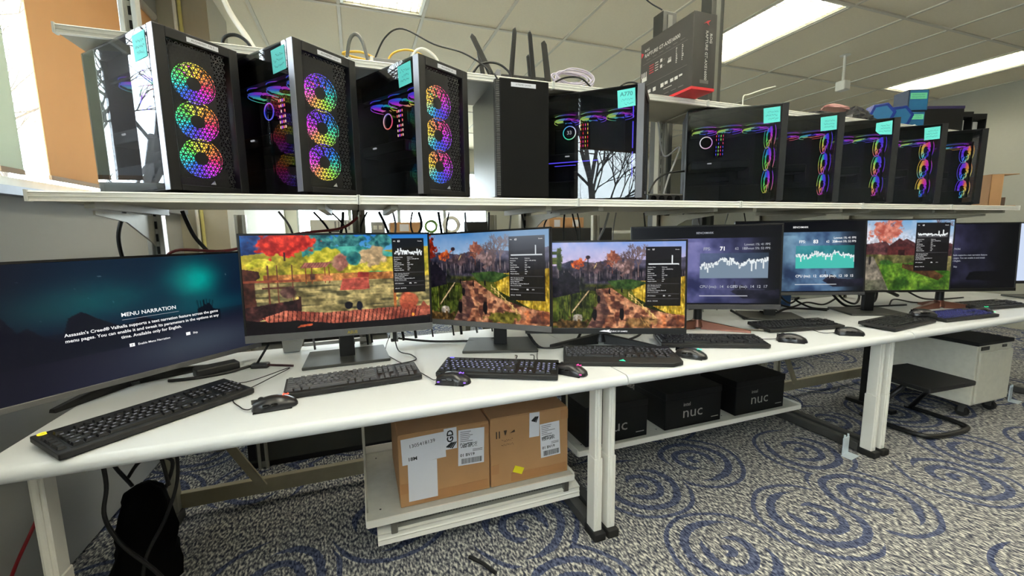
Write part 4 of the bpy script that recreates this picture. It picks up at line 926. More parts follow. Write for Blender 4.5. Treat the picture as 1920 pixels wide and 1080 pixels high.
def keyboard(label, cx, cy, r, style='slim', keymat=None, deep=.158, macro=False, single=True, logo=None, tilt=3.5, legend=None):
    t = thing('keyboard', label, 'keyboard', (cx, cy, ZT), R(r), 'keyboards on the white benches')
    keymat = keymat or KEYCAP; L = 22.8*U_+.012+(.024 if macro else 0); x0 = -L/2+.006+(.024 if macro else 0); hd = deep/2
    Mt = Matrix.Translation((0, -hd, .003)) @ Matrix.Rotation(R(tilt), 4, 'X')
    top = .017
    if style == 'wrist':
        poly = [(-L/2+.03, -.045), (L/2-.03, -.045), (L/2+.012, -.02), (L/2+.012, .02), (L/2, deep), (-L/2, deep), (-L/2-.006, .02), (-L/2-.006, -.02)]
        body = MB().prism(poly, 0, top, 'z').build('body', BLACKM, t, bevel=.003)
    else: body = MB().box((-L/2, 0, 0), (L/2, deep, top)).build('body', BLACKM, t, bevel=.003)
    body.matrix_local = Mt
    B('key_plate', (x0-.003, .014, top-.001), (L/2-.004, deep-.014, top+.0006), BLACK, body)
    allk = MB(); y0 = .016+U_/2
    for j, row in enumerate(ROWS):
        y = y0+j*U_+(.006 if j == 5 else 0)
        for sx, wu in row:
            x = x0+(sx+wu/2)*U_
            if single: link('key', key_mesh(wu, keymat), body, (x, y, top))
            else:
                w_ = wu*U_-.0028; d = U_-.0028; i = .002
                allk.add([(x-w_/2,y-d/2,top),(x+w_/2,y-d/2,top),(x+w_/2,y+d/2,top),(x-w_/2,y+d/2,top),(x-w_/2+i,y-d/2+i,top+.007),(x+w_/2-i,y-d/2+i,top+.007),(x+w_/2-i,y+d/2-i,top+.007),(x-w_/2+i,y+d/2-i,top+.007)], [(4,5,6,7),(0,1,5,4),(1,2,6,5),(2,3,7,6),(3,0,4,7)])
    if not single: tag(allk.build('keys', keymat, body), kind='stuff')
    if macro:
        for k in range(5): link('macro_key', key_mesh(1, keymat), body, (-L/2+.014, .03+k*.021, top))
    if legend:
        lg = MB(); rr = random.Random(int(cx*1000))
        for j, row in enumerate(ROWS[:5]):
            y = y0+j*U_
            for sx, wu in row:
                if wu > 2.5: continue
                x = x0+(sx+wu/2)*U_+rr.uniform(-.001, .001); lg.box((x-.0036, y-.0014, top+.0071), (x+.0026, y+.0014, top+.0073))
        tag(lg.build('key_legends', legend, body), kind='stuff')
    if logo: logo(body, L, deep, top)
    for s in (-1, 1): B('tilt_foot', (s*(L/2-.05)-.015, deep-.03, -.012), (s*(L/2-.05)+.015, deep-.015, .002), RUBBER, body)
    return t, body
def logo_arc(col, name):
    def f(body, L, deep, top):
        pts = [(-L/2+.020+.009*math.cos(a), deep-.012+.006*math.sin(a), top+.001) for a in np.linspace(.6, 5.4, 14)]
        MB().tube(pts, .0018, 5).build('arc_logo', EM(name, col, 1.5), body)
    return f
def logo_tri(body, L, deep, top):
    MB().prism([(-.012, -.024), (.012, -.030), (.006, -.010)], top, top+.001, 'z').build('badge', EM('green_badge', (50, 235, 180), 1.2), body)
def logo_dot(body, L, deep, top):
    MB().prism([(-L/2+.012, deep-.012), (-L/2+.030, deep-.012), (-L/2+.028, deep-.004), (-L/2+.014, deep-.004)], top, top+.0012, 'z').build('corner_logo', EM('blue_corner_logo', (100, 90, 255), 1.8), body)
LEGV = EM('violet_legend', (190, 190, 250), 1.5); LEGW = EM('white_legend', (200, 200, 215), .5); LEGB = EM('blue_legend', (80, 90, 220), .8)
keyboard('black keyboard with yellow corner logo in front of the leftmost monitor', -.572, 1.452, 43.8, 'slim', deep=.166, macro=True, logo=logo_arc((250, 220, 40), 'yellow_arc'), legend=LEGW)
keyboard('slim dark grey keyboard in front of the river dock monitor', -.033, 1.535, 3.7, 'slim', KEYCAP2, deep=.146, macro=False, tilt=2.5)
keyboard('keyboard with violet lit legends between two light logo mice', .472, 1.452, -27.5, 'slim', deep=.160, logo=logo_dot, legend=LEGV)
keyboard('black gaming keyboard with front wrist bar and green badge', .985, 1.442, -25, 'wrist', deep=.160, logo=logo_tri, legend=LEGW)
keyboard('black keyboard right of the wrist bar keyboard, partly behind it', 1.487, 1.462, -25, 'slim', deep=.158, logo=logo_dot, single=False, macro=True)
keyboard('black keyboard under the grey graph monitor, with two tidy mice to its right', 2.14, 1.535, -10, 'slim', deep=.16, single=False)
keyboard('black keyboard under the barn monitor, angled to the bench edge', 2.69, 1.375, 6, 'slim', deep=.16, single=False)
keyboard('blue glowing keyboard at the right end of the bench', 3.20, 1.365, -4, 'slim', P('navy_keycap', (40, 42, 92), .5), deep=.16, single=False, legend=LEGB)
keyboard('dark keyboard farthest right, beyond the blue glowing one', 3.80, 1.47, -6, 'slim', deep=.16, single=False)
# ---------------------------------------------------------------- mice
def mouse(label, cx, cy, hdg, glow=None, cable=None, flat=False, z=ZT, extra=None):
    # local +y is the front (buttons, cable)
    t = thing('mouse', label, 'mouse', (cx, cy, z), R(hdg), 'computer mice on the white benches')
    nu, nv = 22, 12; m = MB(); vs = []
    for i in range(nu+1):
        s = i/nu; y = -.062+.124*s
        wd = (.036*math.sin(math.pi*min(max(s*.94+.03, .0), 1))**.42)*(1-.14*math.exp(-((s-.55)/.16)**2)); hh = .040*(math.sin(math.pi*min(s*.78+.06, 1)))**.75*(1-.12*s)
        if i in (0, nu): wd *= .55; hh *= .4
        for j in range(nv+1):
            a = math.pi*j/nv; x = wd*math.cos(a); zz = hh*abs(math.sin(a))**.72
            vs.append((x, y, zz+.002))
    fs = [(i*(nv+1)+j, i*(nv+1)+j+1, (i+1)*(nv+1)+j+1, (i+1)*(nv+1)+j) for i in range(nu) for j in range(nv)]
    fs += [tuple(j for j in range(nv+1)), tuple(nu*(nv+1)+j for j in range(nv, -1, -1))]
    fs += [(i*(nv+1), (i+1)*(nv+1), (i+1)*(nv+1)+nv, i*(nv+1)+nv) for i in range(nu)]
    m.add(vs, fs); m.build('body', P('mouse_satin', (34, 34, 36), .3), t, smooth='auto')
    MB().cyl((-.004, .036, .030), (.004, .036, .030), .0095, 14).build('scroll_wheel', RUBBER, t)
    B('button_split', (-.0008, .018, .020), (.0008, .061, .0345), BLACKG, t)
    for k in (0, 1): B('thumb_button', (-.0375, -.008+k*.022, .018), (-.030, .010+k*.022, .0245), BLACKG, t, bevel=.002)
    MB().prism([(-.034, -.045), (.034, -.045), (.03, .058), (-.03, .058)], 0, .003, 'z').build('skirt', BLACKG, t, bevel=.0008, seg=1)
    if glow:
        pts = [(.007*math.cos(a), -.030+.008*math.sin(a), .0405-.004*abs(math.sin(a))) for a in np.linspace(.5, 5.5, 10)]
        MB().tube(pts, .0013, 5).build('logo_glow', EM('mouse_logo_%d_%d_%d' % glow, glow, 2.0), t)
        if extra:
            for y in (-.052, .040): B('side_glow', (-.0355, y, .012), (-.031, y+.007, .0145), EM('mouse_logo_%d_%d_%d' % glow, glow, 2.0), t)
    if cable:
        Rz = Matrix.Rotation(-R(hdg), 3, 'Z')
        pts = [(0, .058, .012), (0, .072, .008)]+[tuple(Rz @ (Vector(p)-Vector((cx, cy, z)))) for p in cable]
        MB().tube(smoothpath(pts, 6), .0017, 5).build('cable', CABB, t, smooth=True)
    return t
zc = ZT+.004
mouse('dark mouse with red logo right of the leftmost keyboard', -.262, 1.40, 98, (255, 90, 60), [(-.36, 1.43, zc), (-.40, 1.53, zc), (-.33, 1.64, zc+.01), (-.26, 1.70, zc+.03), (-.40, 1.68, zc), (-.52, 1.72, zc)])
mouse('mouse with violet logo left of the violet lit keyboard', .288, 1.405, 62, (140, 90, 255), [(.21, 1.50, zc), (.17, 1.62, zc), (.12, 1.75, zc), (.09, 1.90, zc), (.12, 2.0, zc+.05)], extra=True)
mouse('mouse with magenta logo right of the violet lit keyboard', .712, 1.335, 40, (255, 60, 150), [(.66, 1.42, zc), (.66, 1.52, zc), (.70, 1.62, zc)], extra=True)
mouse('mouse with green logo right of the wrist bar keyboard', 1.262, 1.33, 40, (40, 235, 180), [(1.20, 1.42, zc), (1.17, 1.5, zc), (1.10, 1.62, zc)])
mouse('plain black mouse, the nearer of the two unlit mice', 1.860, 1.345, 48, None, [(1.72, 1.44, zc), (1.55, 1.56, zc), (1.45, 1.70, zc)])
mouse('plain black mouse, the farther of the two unlit mice', 2.235, 1.33, 58, None, [(2.14, 1.40, zc), (2.06, 1.43, zc+.03)])
mouse('black mouse resting on the right end of the keyboard under the barn monitor', 2.90, 1.37, 60, None, None, z=ZT+.033)
mouse('mouse with green glow beside the blue glowing keyboard', 3.50, 1.385, 60, (40, 235, 150), None, z=ZT, extra=True)
# ---------------------------------------------------------------- under the benches
def tray(label, x0, x1, y0, y1, z):
    t = thing('under_shelf', label, 'shelf', ((x0+x1)/2, (y0+y1)/2, z)); h = (x1-x0)/2; d = (y1-y0)/2
    B('board', (-h, -d, -.012), (h, d, 0), P('tray_enamel', (196, 194, 182), .45), t)
    B('front_lip', (-h, -d-.006, -.022), (h, -d, .004), CREAM, t)
    B('end_lip', (-h-.004, -d, -.022), (-h, d, .010), CREAM, t); B('end_lip', (h, -d, -.022), (h+.004, d, .010), CREAM, t); B('back_lip', (-h, d, -.022), (h, d+.004, .035), CREAM, t)
    sl = MB()
    for k in range(9):
        for yy in (-d+.06, d-.06): sl.cyl((-h+.05+k*.2*h, yy, .0002), (-h+.05+k*.2*h, yy, .0006), .004, 8)
    tag(sl.build('screw_holes', BLACKM, t), kind='stuff')
    return t
t = tray('white enamel under shelf carrying the two brown cartons', -.025, .815, 1.50, 2.01, .185)
lo = thing('drawer_rail', 'ribbed cream rail hanging below the carton shelf', 'rail', (.427, 1.50, .125))
MB().prism([(0, -.045), (.01, -.045), (.10, .012), (.10, .02), (0, .0), (.004, -.008), (.004, -.02), (0, -.024), (.004, -.03)], -.418, .418, 'x').build('rail', CREAM, lo)
ho = MB()
for k in range(64): ho.cbox((-.36+k*.0114, .012, .0235), (.006, .004, .006))
B('perforated_strip', (-.37, .010, .006), (.37, .018, .036), P('strip_grey', (120, 120, 112), .5), lo); tag(ho.build('perforations', BLACKM, lo), kind='stuff')
for x in (-.37, .34): B('hook', (x, -.002, -.01), (x+.025, .02, .05), P('hook_steel', (120, 118, 110), .3, .6), lo, bevel=.004)
for x in (-.021, .811):
    for y in (1.56, 1.95):
        B('support_rod', (x-.395-.003, y-1.755-.004, 0), (x-.395+.003, y-1.755+.004, .475), STEEL, t)
t2 = tray('white enamel under shelf carrying the three black boxes', .945, 2.46, 1.695, 2.02, .160)
for x in (-.745, .745):
    B('support_rod', (x-.004, .1, 0), (x+.004, .108, .50), STEEL, t2)
# cartons with papers
def carton(label, x0, x1, y0, y1, z0, z1, ry=0):
    t = thing('carton', label, 'box', ((x0+x1)/2, (y0+y1)/2, z0), R(ry), 'brown cartons under the left bench'); h = (x1-x0)/2; d = (y1-y0)/2; H = z1-z0
    B('box_body', (-h, -d, 0), (h, d, H), KRAFT, t, bevel=.004)
    for s in (-1, 1): B('flap', (-h+.004, min(0, s*d)+.001, H), (h-.004, max(0, s*d)-.001, H+.003), KRAFT, t)
    for x, z in ((-h, .055), (h-.035, H-.05)): B('corner_tape', (x, -d-.0012, z), (x+.035, -d, z+.04), TAPE, t)
    B('bottom_tape', (-h*.5, -d-.0012, .01), (h*.95, -d, .045), TAPE, t)
    return t, h, d, H
def paper(t, x0, x1, z0, z1, y, name='paper_sheet', tw=0.0, mat=PAPER, th=.0008):
    w_ = (x1-x0)/2; cx = (x0+x1)/2; cz = (z0+z1)/2; hh = (z1-z0)/2
    return MB().box((-w_, -th, -hh), (w_, 0, hh)).build(name, mat, t, (cx, y, cz), (0, tw, 0))
def shiplabel(t, x0, x1, z0, z1, y, tw, seed):
    p = paper(t, x0, x1, z0, z1, y, 'shipping_label', tw); w_ = (x1-x0)/2; h = (z1-z0)/2; rr = random.Random(seed); yy = -.0010
    m = MB()
    for k in range(6):
        e = -w_*.86+(w_*1.5)*rr.uniform(.4, 1); z = h*.88-k*h*.105; m.box((-w_*.86, yy-.0002, z-.0012), (e, yy, z+.0012))
    for k in range(2): m.box((w_*.1, yy-.0002, -h*.18-k*h*.08), (w_*.86, yy, -h*.15-k*h*.08))
    m.build('print_lines', INKG, p)
    g = MB()
    for i in range(26):
        for j in range(7):
            if rr.random() < .62: g.box((-w_*.86+i*w_*.05, yy-.0002, h*.0+j*h*.037), (-w_*.86+(i+1)*w_*.05, yy, h*.0+(j+1)*h*.037))
    tag(g.build('data_block', INKG, p), kind='stuff')
    b = MB(); x = -w_*.75
    while x < w_*.85:
        q = rr.choice((.0008, .0014, .0022)); b.box((x, yy-.0002, -h*.92), (x+q, yy, -h*.62)); x += q+rr.choice((.0009, .0015))
    tag(b.build('bar_code', INK, p), kind='stuff')
    text(p, '01 BV19', .017, (-w_*.86, yy-.0004, -h*.43), INK, 'LEFT', bold=.02)
    return p
t, h, d, H = carton('brown carton with a handwritten white sheet, left one of the pair', .098, .452, 1.535, 1.93, .186, .474)
Y_ = -d-.0013
pp = paper(t, -.165, .0, H-.115, H-.012, Y_-.001, tw=R(-1.5)); text(pp, '1305418139', .020, (-.055, -.0014, .018), INK, 'LEFT', rot=(R(90), R(-4), 0)); text(pp, '18M', .020, (-.062, -.0014, -.032), INK, 'LEFT', bold=.02)
paper(t, -.145, -.035, .02, H-.115, Y_, tw=R(.5))
tp = paper(t, -.005, .045, H-.085, H+.001, Y_-.0022, 'printed_tape', 0); text(tp, 'GD', .034, (0, -.0014, .010), INK, 'CENTER', rot=(R(90), R(-90), 0), bold=.03)
st = MB()
for k in range(4): st.prism([(-.018+k*.007, -.03-.003*k), (.004+k*.006, -.014), (.006+k*.006, -.018), (-.014+k*.007, -.036-.002*k)], -.0013, -.0009, 'y')
st.build('striped_mark', INK, tp)
shiplabel(t, .050, .155, H-.165, H-.018, Y_, R(2), 4)
t, h, d, H = carton('brown carton with yellow sticker and shipping label, right one of the pair', .456, .804, 1.535, 1.93, .186, .478)
shiplabel(t, .045, .135, H-.205, H-.055, Y_, R(-2), 9)
tp = paper(t, -.005, .040, H-.105, H+.001, Y_-.001, 'printed_tape', R(1)); st = MB()
for k in range(4): st.prism([(-.014+k*.006, .020-.003*k), (.004+k*.004, .036), (.006+k*.004, .032), (-.010+k*.006, .014-.002*k)], -.0013, -.0009, 'y')
st.build('striped_mark', INK, tp)
MB().box((-.022, -.001, -.014), (.022, 0, .014)).build('yellow_sticker', P('yellow_sticker_paper', (236, 222, 30), .6), t, (-.055, Y_, .055), (0, R(25), 0))
ic = MB(); ic.box((-.15, Y_-.0005, H-.085), (-.145, Y_, H-.055)); ic.box((-.138, Y_-.0005, H-.085), (-.133, Y_, H-.055)); ic.prism([(-.117, H-.055), (-.103, H-.055), (-.108, H-.075), (-.112, H-.075)], Y_-.0005, Y_, 'y'); ic.prism([(-.09, H-.07), (-.07, H-.058), (-.068, H-.068)], Y_-.0005, Y_, 'y'); ic.build('care_symbols', P('faded_print', (70, 54, 40), .8), t)
scribble(t, -.13, -.06, H-.125, H-.09, Y_-.0003, MATS['faded_print'], 2, 5)
# black boxes
def blackbox(label, x0, x1):
    t = thing('black_box', label, 'box', ((x0+x1)/2, 1.72, .161), 0, 'black boxes with logo'); h = (x1-x0)/2
    m = P('soft_black_card', (9, 9, 10), .5, spec=.25); B('box_body', (-h, 0, 0), (h, .27, .165), m, t, bevel=.003); B('lid', (-h-.002, -.002, .165), (h+.002, .272, .203), m, t, bevel=.003)
    gm = P('logo_grey_print', (158, 156, 150), .5)
    text(t, 'intel', .028, (-.075, -.0035, .128), gm, 'LEFT', bold=.01); text(t, 'nuc', .085, (-.08, -.0035, .080), gm, 'LEFT', sx=1.15)
    B('fine_print', (h-.07, -.0028, .028), (h-.02, -.002, .032), gm, t)
blackbox('black box printed nuc, nearest and partly behind the double table leg', 1.0, 1.362)
blackbox('black box printed nuc, middle one of three', 1.476, 1.858)
blackbox('black box printed nuc, right one of three', 1.966, 2.346)
# blue cable on the floor, clear brackets, black stick
coil('cable_coil', 'bright blue cable coiled on the carpet under the black boxes', (2.05, 2.0, .012), .10, .005, P('blue_cable', (40, 130, 210), .5), 3, 'z')
for x, y, lab in ((2.43, 1.41, 'clear plastic bracket on the carpet left of the cream table leg'), (4.25, 1.47, 'clear plastic bracket on the carpet beside the white pedestal')):
    t = thing('plastic_bracket', lab, 'bracket', (x, y, 0), R(8)); cm = P('clear_plastic', (206, 218, 226), .15); 
    B('upright', (-.03, 0, 0), (.03, .006, .095), cm, t, bevel=.002); B('foot', (-.05, -.05, 0), (.03, .0, .004), cm, t, bevel=.001)
    for k in (-.018, .018): MB().cyl((k, .003, .095), (k, .003, .11), .005, 8).build('pin', cm, t)
tag(MB().tube([(.33, 1.42, .006), (.37, 1.37, .006), (.40, 1.31, .006)], .007, 6).build('dropped_stick', BLACKM), 'short black stick lying on the carpet below the carton shelf', 'stick')
# pedestal cabinet at the right
t = thing('pedestal_cabinet', 'white wheeled pedestal cabinet with black top under the right bench', 'cabinet', (3.75, 1.40, 0), R(-2))
bm_ = P('pedestal_enamel', (208, 206, 192), .45)
B('body', (-.165, .0, .09), (.20, .56, .475), bm_, t, bevel=.004); B('black_top', (-.172, -.006, .476), (.207, .566, .50), BLACKM, t, bevel=.004)
dr = B('door', (-.150, -.014, .105), (.19, -.001, .435), bm_, t, bevel=.003); B('handle_slot', (-.13, -.004, .445), (-.05, .0, .468), BLACK, t); B('lock', (.09, -.006, .450), (.13, .0, .466), DGREY, t)
for x in (-.13, .16):
    for y in (.05, .5):
        c_ = MB().cyl((x-.012, y, .032), (x+.012, y, .032), .032, 16).build('castor', RUBBER, t); B('fork', (x-.018, y-.015, .03), (x+.018, y+.015, .092), DGREY, t)
# black foot platform with tube frame
t = thing('foot_platform', 'black padded platform on a bent tube frame beside the pedestal', 'stool', (3.20, 1.52, 0), R(-3))
MB().prism([(-.22, -.20), (.19, -.20), (.21, .16), (-.19, .18)], .285, .315, 'z').build('platform', BLACKM, t, bevel=.008)
MB().tube(smoothpath([(-.20, .15, .02), (-.20, -.12, .02), (-.12, -.20, .02), (.15, -.20, .02), (.22, -.12, .02), (.22, .15, .02)], 6), .014, 8).build('tube_frame', BLACK, t, smooth=True)
for s in (-.20, .22): MB().tube([(s, .12, .02), (s*.8, -.05, .285)], .014, 8).build('strut', BLACK, t, smooth=True)
for x, y, lab in ((3.24, 1.80, 'black floor post right of the double cream table leg'), (3.90, 1.98, 'second black floor post behind the padded platform')):
    t = thing('floor_post', lab, 'post', (x, y, 0)); B('tube', (-.02, -.02, .02), (.02, .02, .655), BLACK, t, bevel=.003); B('foot', (-.03, -.18, 0), (.03, .1, .025), BLACK, t, bevel=.004)
# black cloth bag under the left end
t = thing('cloth_bag', 'black cloth bag slumped on the floor under the left bench end', 'bag', (-.785, 1.70, 0))
m = MB(); rr = random.Random(4); n, k2 = 24, 14; vs = []
for i in range(k2+1):
    s = i/k2; z = .38*s; rad = (.088*(1-s**2.2)**.5+.02)*(1-.22*math.sin(s*3))
    for j in range(n):
        a = 2*math.pi*j/n; q = rad*(1+.14*math.sin(3*a+s*4)+.09*math.sin(7*a-s*9)+rr.uniform(-.05, .05)); vs.append((q*math.cos(a)+.05*s, q*math.sin(a)*.9+.04*math.sin(s*3), z))
m.add(vs, [(i*n+j, i*n+(j+1) % n, (i+1)*n+(j+1) % n, (i+1)*n+j) for i in range(k2) for j in range(n)]+[tuple(range(n-1, -1, -1)), tuple(k2*n+j for j in range(n))])
m.build('sack', P('black_cloth', (8, 8, 8), .95, spec=.1), t, smooth=True)
for q in (((.02, 0, .38), (-.02, -.02, .52), (.09, -.01, .55), (.12, 0, .36)), ((.0, .02, .40), (.06, .0, .47), (.13, .02, .44), (.10, .03, .34))): MB().tube(smoothpath(q, 6), .006, 6).build('strap', CABB, t, smooth=True)

# ---------------------------------------------------------------- on the upper shelf
zu = ZU+.001
t = thing('network_switch', 'grey network switch with yellow leads on the upper shelf', 'switch', (.175, 1.85, zu), R(-3))
B('case', (-.075, 0, 0), (.085, .12, .05), P('switch_grey', (118, 116, 116), .5), t, bevel=.003); B('end_panel', (-.085, -.002, 0), (-.073, .12, .052), CREAM, t); B('port', (.06, -.004, .008), (.085, 0, .022), WHITE, t)
for q in (((-.06, .02, .05), (-.12, .03, .075), (-.19, .05, .07), (-.08, .05, .052)), ((-.02, .03, .05), (.01, .04, .09), (.07, .05, .11), (.13, .04, .085), (.17, .03, .02), (.175, .05, -.0))): MB().tube(smoothpath(q, 6), .0045, 6).build('yellow_lead', CABY, t, smooth=True)
t = thing('router', 'black wireless router with tall blade antennas on the upper shelf', 'router', (.735, 1.85, zu), R(-4))
MB().prism([(-.10, 0), (.12, 0), (.125, .14), (-.11, .14)], 0, .048, 'z').build('case', P('router_black', (36, 35, 33), .5), t, bevel=.006); B('end_panel', (-.118, .0, .004), (-.098, .1, .065), P('router_grey', (130, 130, 134), .4), t, bevel=.004)
tx = MB()
for k in range(9): tx.box((-.08+k*.02, -.0016, .01), (-.07+k*.02, 0, .038), Matrix.Rotation(0, 4, 'X'))
tx.build('vent_pattern', BLACK, t)
for x, y, ln, ax, ay, w_ in ((-.13, .02, .20, -28, 0, .026), (-.15, .10, .15, -10, 0, .022), (-.055, -.005, .205, 4, 6, .022), (.05, -.005, .20, -7, 6, .022), (.075, .1, .15, -6, 0, .02), (.122, .0, .175, -7, 0, .030)):
    MB().prism([(-w_/2, 0), (w_/2, 0), (w_*.42, ln*.9), (w_*.1, ln), (-w_*.42, ln*.95)], -.004, .004, 'y').build('antenna', P('antenna_black', (30, 29, 27), .45), t, (x, y, .03), (R(ay), R(ax), 0), bevel=.002, seg=1)
t = thing('cable_bundle', 'tangled lilac white cable bundle on the upper shelf', 'cable', (1.01, 1.84, zu))
rr = random.Random(11)
for k in range(5):
    pts = []
    for i in range(30):
        a = 2*math.pi*i/24+k; pts.append((.085*math.cos(a)*(1+.2*math.sin(k+i*.3))-.01*k, .05*math.sin(a*.5+k)*.6+.03, .055+.050*math.sin(a)*(1-.12*k)+.004*k))
    MB().tube(pts, .0035, 6).build('loop', CABW, t, smooth=True)
MB().tube(smoothpath([(-.16, .0, .005), (-.08, -.01, .05), (.0, -.02, .055), (.06, -.015, .02), (.05, -.02, .0)], 6), .004, 6).build('black_lead', CABB, t, smooth=True); B('plug', (-.02, -.02, .002), (.05, .0, .014), BLACK, t, bevel=.003)
# router carton with red base
t = thing('product_box', 'large black printed box with red bottom overhanging the upper shelf', 'box', (1.553, 1.64, zu)); bk = P('printed_black_card', (34, 33, 31), .5); Hb = .335
B('box_body', (-.066, 0, .012), (.066, .38, Hb), bk, t, bevel=.003); B('front_panel', (-.066, -.002, .012), (.066, 0, Hb), P('satin_black_card', (20, 20, 20), .4), t); B('red_base', (-.0675, -.003, 0), (.0675, .382, .012), P('red_card', (206, 36, 44), .5), t)
redi = P('red_print', (190, 40, 52), .5); whi = P('white_print', (206, 204, 198), .5); SXX = -.0668
rotL = (R(90), 0, R(-90)); 
text(t, 'ROG', .020, (.034, -.0035, Hb-.085), whi, 'LEFT', (R(90), R(90), 0), .01); text(t, 'RAPTURE GT-AXE16000', .0205, (.010, -.0035, Hb-.075), whi, 'LEFT', (R(90), R(90), 0), .01)
e2 = MB(); e2.prism([(-.02, -.008), (.0, .006), (.02, .012), (.006, -.002), (.012, -.012), (-.004, -.002)], -.0035, -.003, 'y'); e2.build('eye_logo', redi, t, (.01, 0, Hb-.04))
text(t, 'ROG', .018, (SXX-.0004, .345, Hb-.045), whi, 'LEFT', rotL, .01); text(t, 'RAPTURE GT-AXE16000', .025, (SXX-.0004, .345, Hb-.070), whi, 'LEFT', rotL, .015)
e3 = MB(); e3.prism([(.0, .0), (.022, .012), (.018, -.016), (.008, -.006)], SXX-.0005, SXX, 'x'); e3.build('eye_logo', redi, t, (0, .352, Hb-.055))
pr = MB(); pr.mi = []
def rc(y0, z0, y1, z1, k): pr.k = k; pr.box((SXX-.0005, y0, z0), (SXX, y1, z1))
rr = random.Random(2)
for z in (.225, .115): rc(.03, z, .36, z+.002, 2)
for k in range(4): rc(.27, .165+k*.012, .305, .169+k*.012, 1); rc(.235, .165+k*.012, .26, .168+k*.012, 0)
for k in range(2): rc(.205, .165+k*.028, .22, .180+k*.028, 0); rc(.185, .168+k*.028, .198, .172+k*.028, 2)
rc(.325, .140, .365, .160, 0); [rc(.327+k*.012, .160, .332+k*.012, .185, 0) for k in range(4)]; rc(.14, .170, .165, .180, 0); [rc(.141+k*.008, .18, .144+k*.008, .192, 0) for k in range(3)]
for y in (.06, .10): [rc(y+rr.uniform(-.004, .004), .15+k*.008, y+.008, .154+k*.008, 0) for k in range(9)]
for y in (.33, .29, .25, .19, .16, .12, .09, .06): rc(y, .075+rr.uniform(-.006, .006), y+.022, .088, 0); 
for y in (.28, .13): rc(y, .055, y+.06, .058, 0)
for k in range(6): rc(.05+k*.05, .030, .085+k*.05, .034, 2); rc(.05+k*.05, .24, .08+k*.05, .243, 2)
tag(pr.build('side_print', [whi, redi, P('grey_print', (92, 90, 86), .5)], t), kind='stuff')
B('front_small_print', (-.02, -.003, .03), (.03, -.0022, .045), MATS['grey_print'], t)
# right part of the upper shelf: processor boxes, black cases
BLUEP = P('blue_clear_plastic', (30, 50, 128), .2, spec=.6, var=.3, nscale=12); DBL = P('deep_blue_print', (34, 96, 140), .35, var=.35, nscale=10)
def hexbox(label, x, y, r, rz, d=.07):
    t = thing('hexagonal_box', label, 'box', (x, y, zu), R(rz)); poly = [(r*math.cos(R(a+8)), r*math.sin(R(a+8))*.9+r*.9) for a in range(0, 360, 60)]
    zmin = min(p[1] for p in poly); poly = [(a, b-zmin) for a, b in poly]
    MB().prism(poly, 0, d, 'y').build('shell', BLUEP, t, bevel=.006); MB().prism([(a*.7, b*.7+.3*r*.8) for a, b in poly], -.003, .0, 'y').build('front_print', DBL, t); return t
hexbox('blue hexagonal box on the upper shelf, left of two', 3.19, 1.83, .085, -30); hexbox('blue hexagonal box on the upper shelf, right of two', 3.38, 1.83, .085, -25)
def cube(label, x, y, s, z, rz):
    t = thing('processor_box', label, 'box', (x, y, z), R(rz)); B('carton', (-s/2, 0, 0), (s/2, s*.9, s*1.05), P('dark_blue_card', (30, 44, 70), .4), t, bevel=.003)
    B('printed_face', (-s*.45, -.002, s*.05), (s*.45, 0, s*1.0), DBL, t); b = B('green_band', (-s*.42, -.003, s*.58), (s*.40, -.002, s*.88), P('mint_band', (110, 210, 160), .5), t); scribble(b, -s*.35, s*.3, s*.62, s*.84, -.0036, DBL, 2, int(x*100))
cube('blue and mint processor box stacked on top of another', 3.545, 1.83, .13, zu+.118, -22); cube('blue and mint processor box at the bottom of the stack', 3.545, 1.83, .11, zu, -20)
t = thing('black_carton', 'open black carton with purple rim on the upper shelf', 'box', (3.80, 1.82, zu), R(-20)); m = MB()
m.box((-.15, 0, 0), (.15, .004, .165)); m.box((-.15, .2, 0), (.15, .204, .165)); m.box((-.15, 0, 0), (-.146, .2, .165)); m.box((.146, 0, 0), (.15, .2, .165)); m.box((-.15, 0, 0), (.15, .2, .004)); m.build('box_body', BLACK, t); B('purple_rim', (-.152, -.002, .150), (.152, .206, .168), P('purple_card', (52, 44, 84), .5), t)
for k, (x, lab) in enumerate(((4.07, 'left'), (4.24, 'right'))):
    t = thing('cooler_box', 'black display box with shiny white cooler inside, %s of two' % lab, 'box', (x, 1.83, zu), R(-20)); m = MB()
    m.box((-.075, 0, 0), (-.068, .14, .15)); m.box((.068, 0, 0), (.075, .14, .15)); m.box((-.075, 0, .12), (.075, .14, .155)); m.box((-.075, 0, 0), (.075, .14, .012)); m.box((-.075, .13, 0), (.075, .14, .15)); m.build('box_frame', BLACK, t)
    MB().cyl((0, .05, .02), (0, .05, .10), .045, 18).build('cooler', P('cooler_white', (220, 220, 216), .25, .3), t, smooth='auto'); MB().cyl((0, .05, .012), (0, .05, .03), .05, 18).build('cooler_base', BLACKG, t)
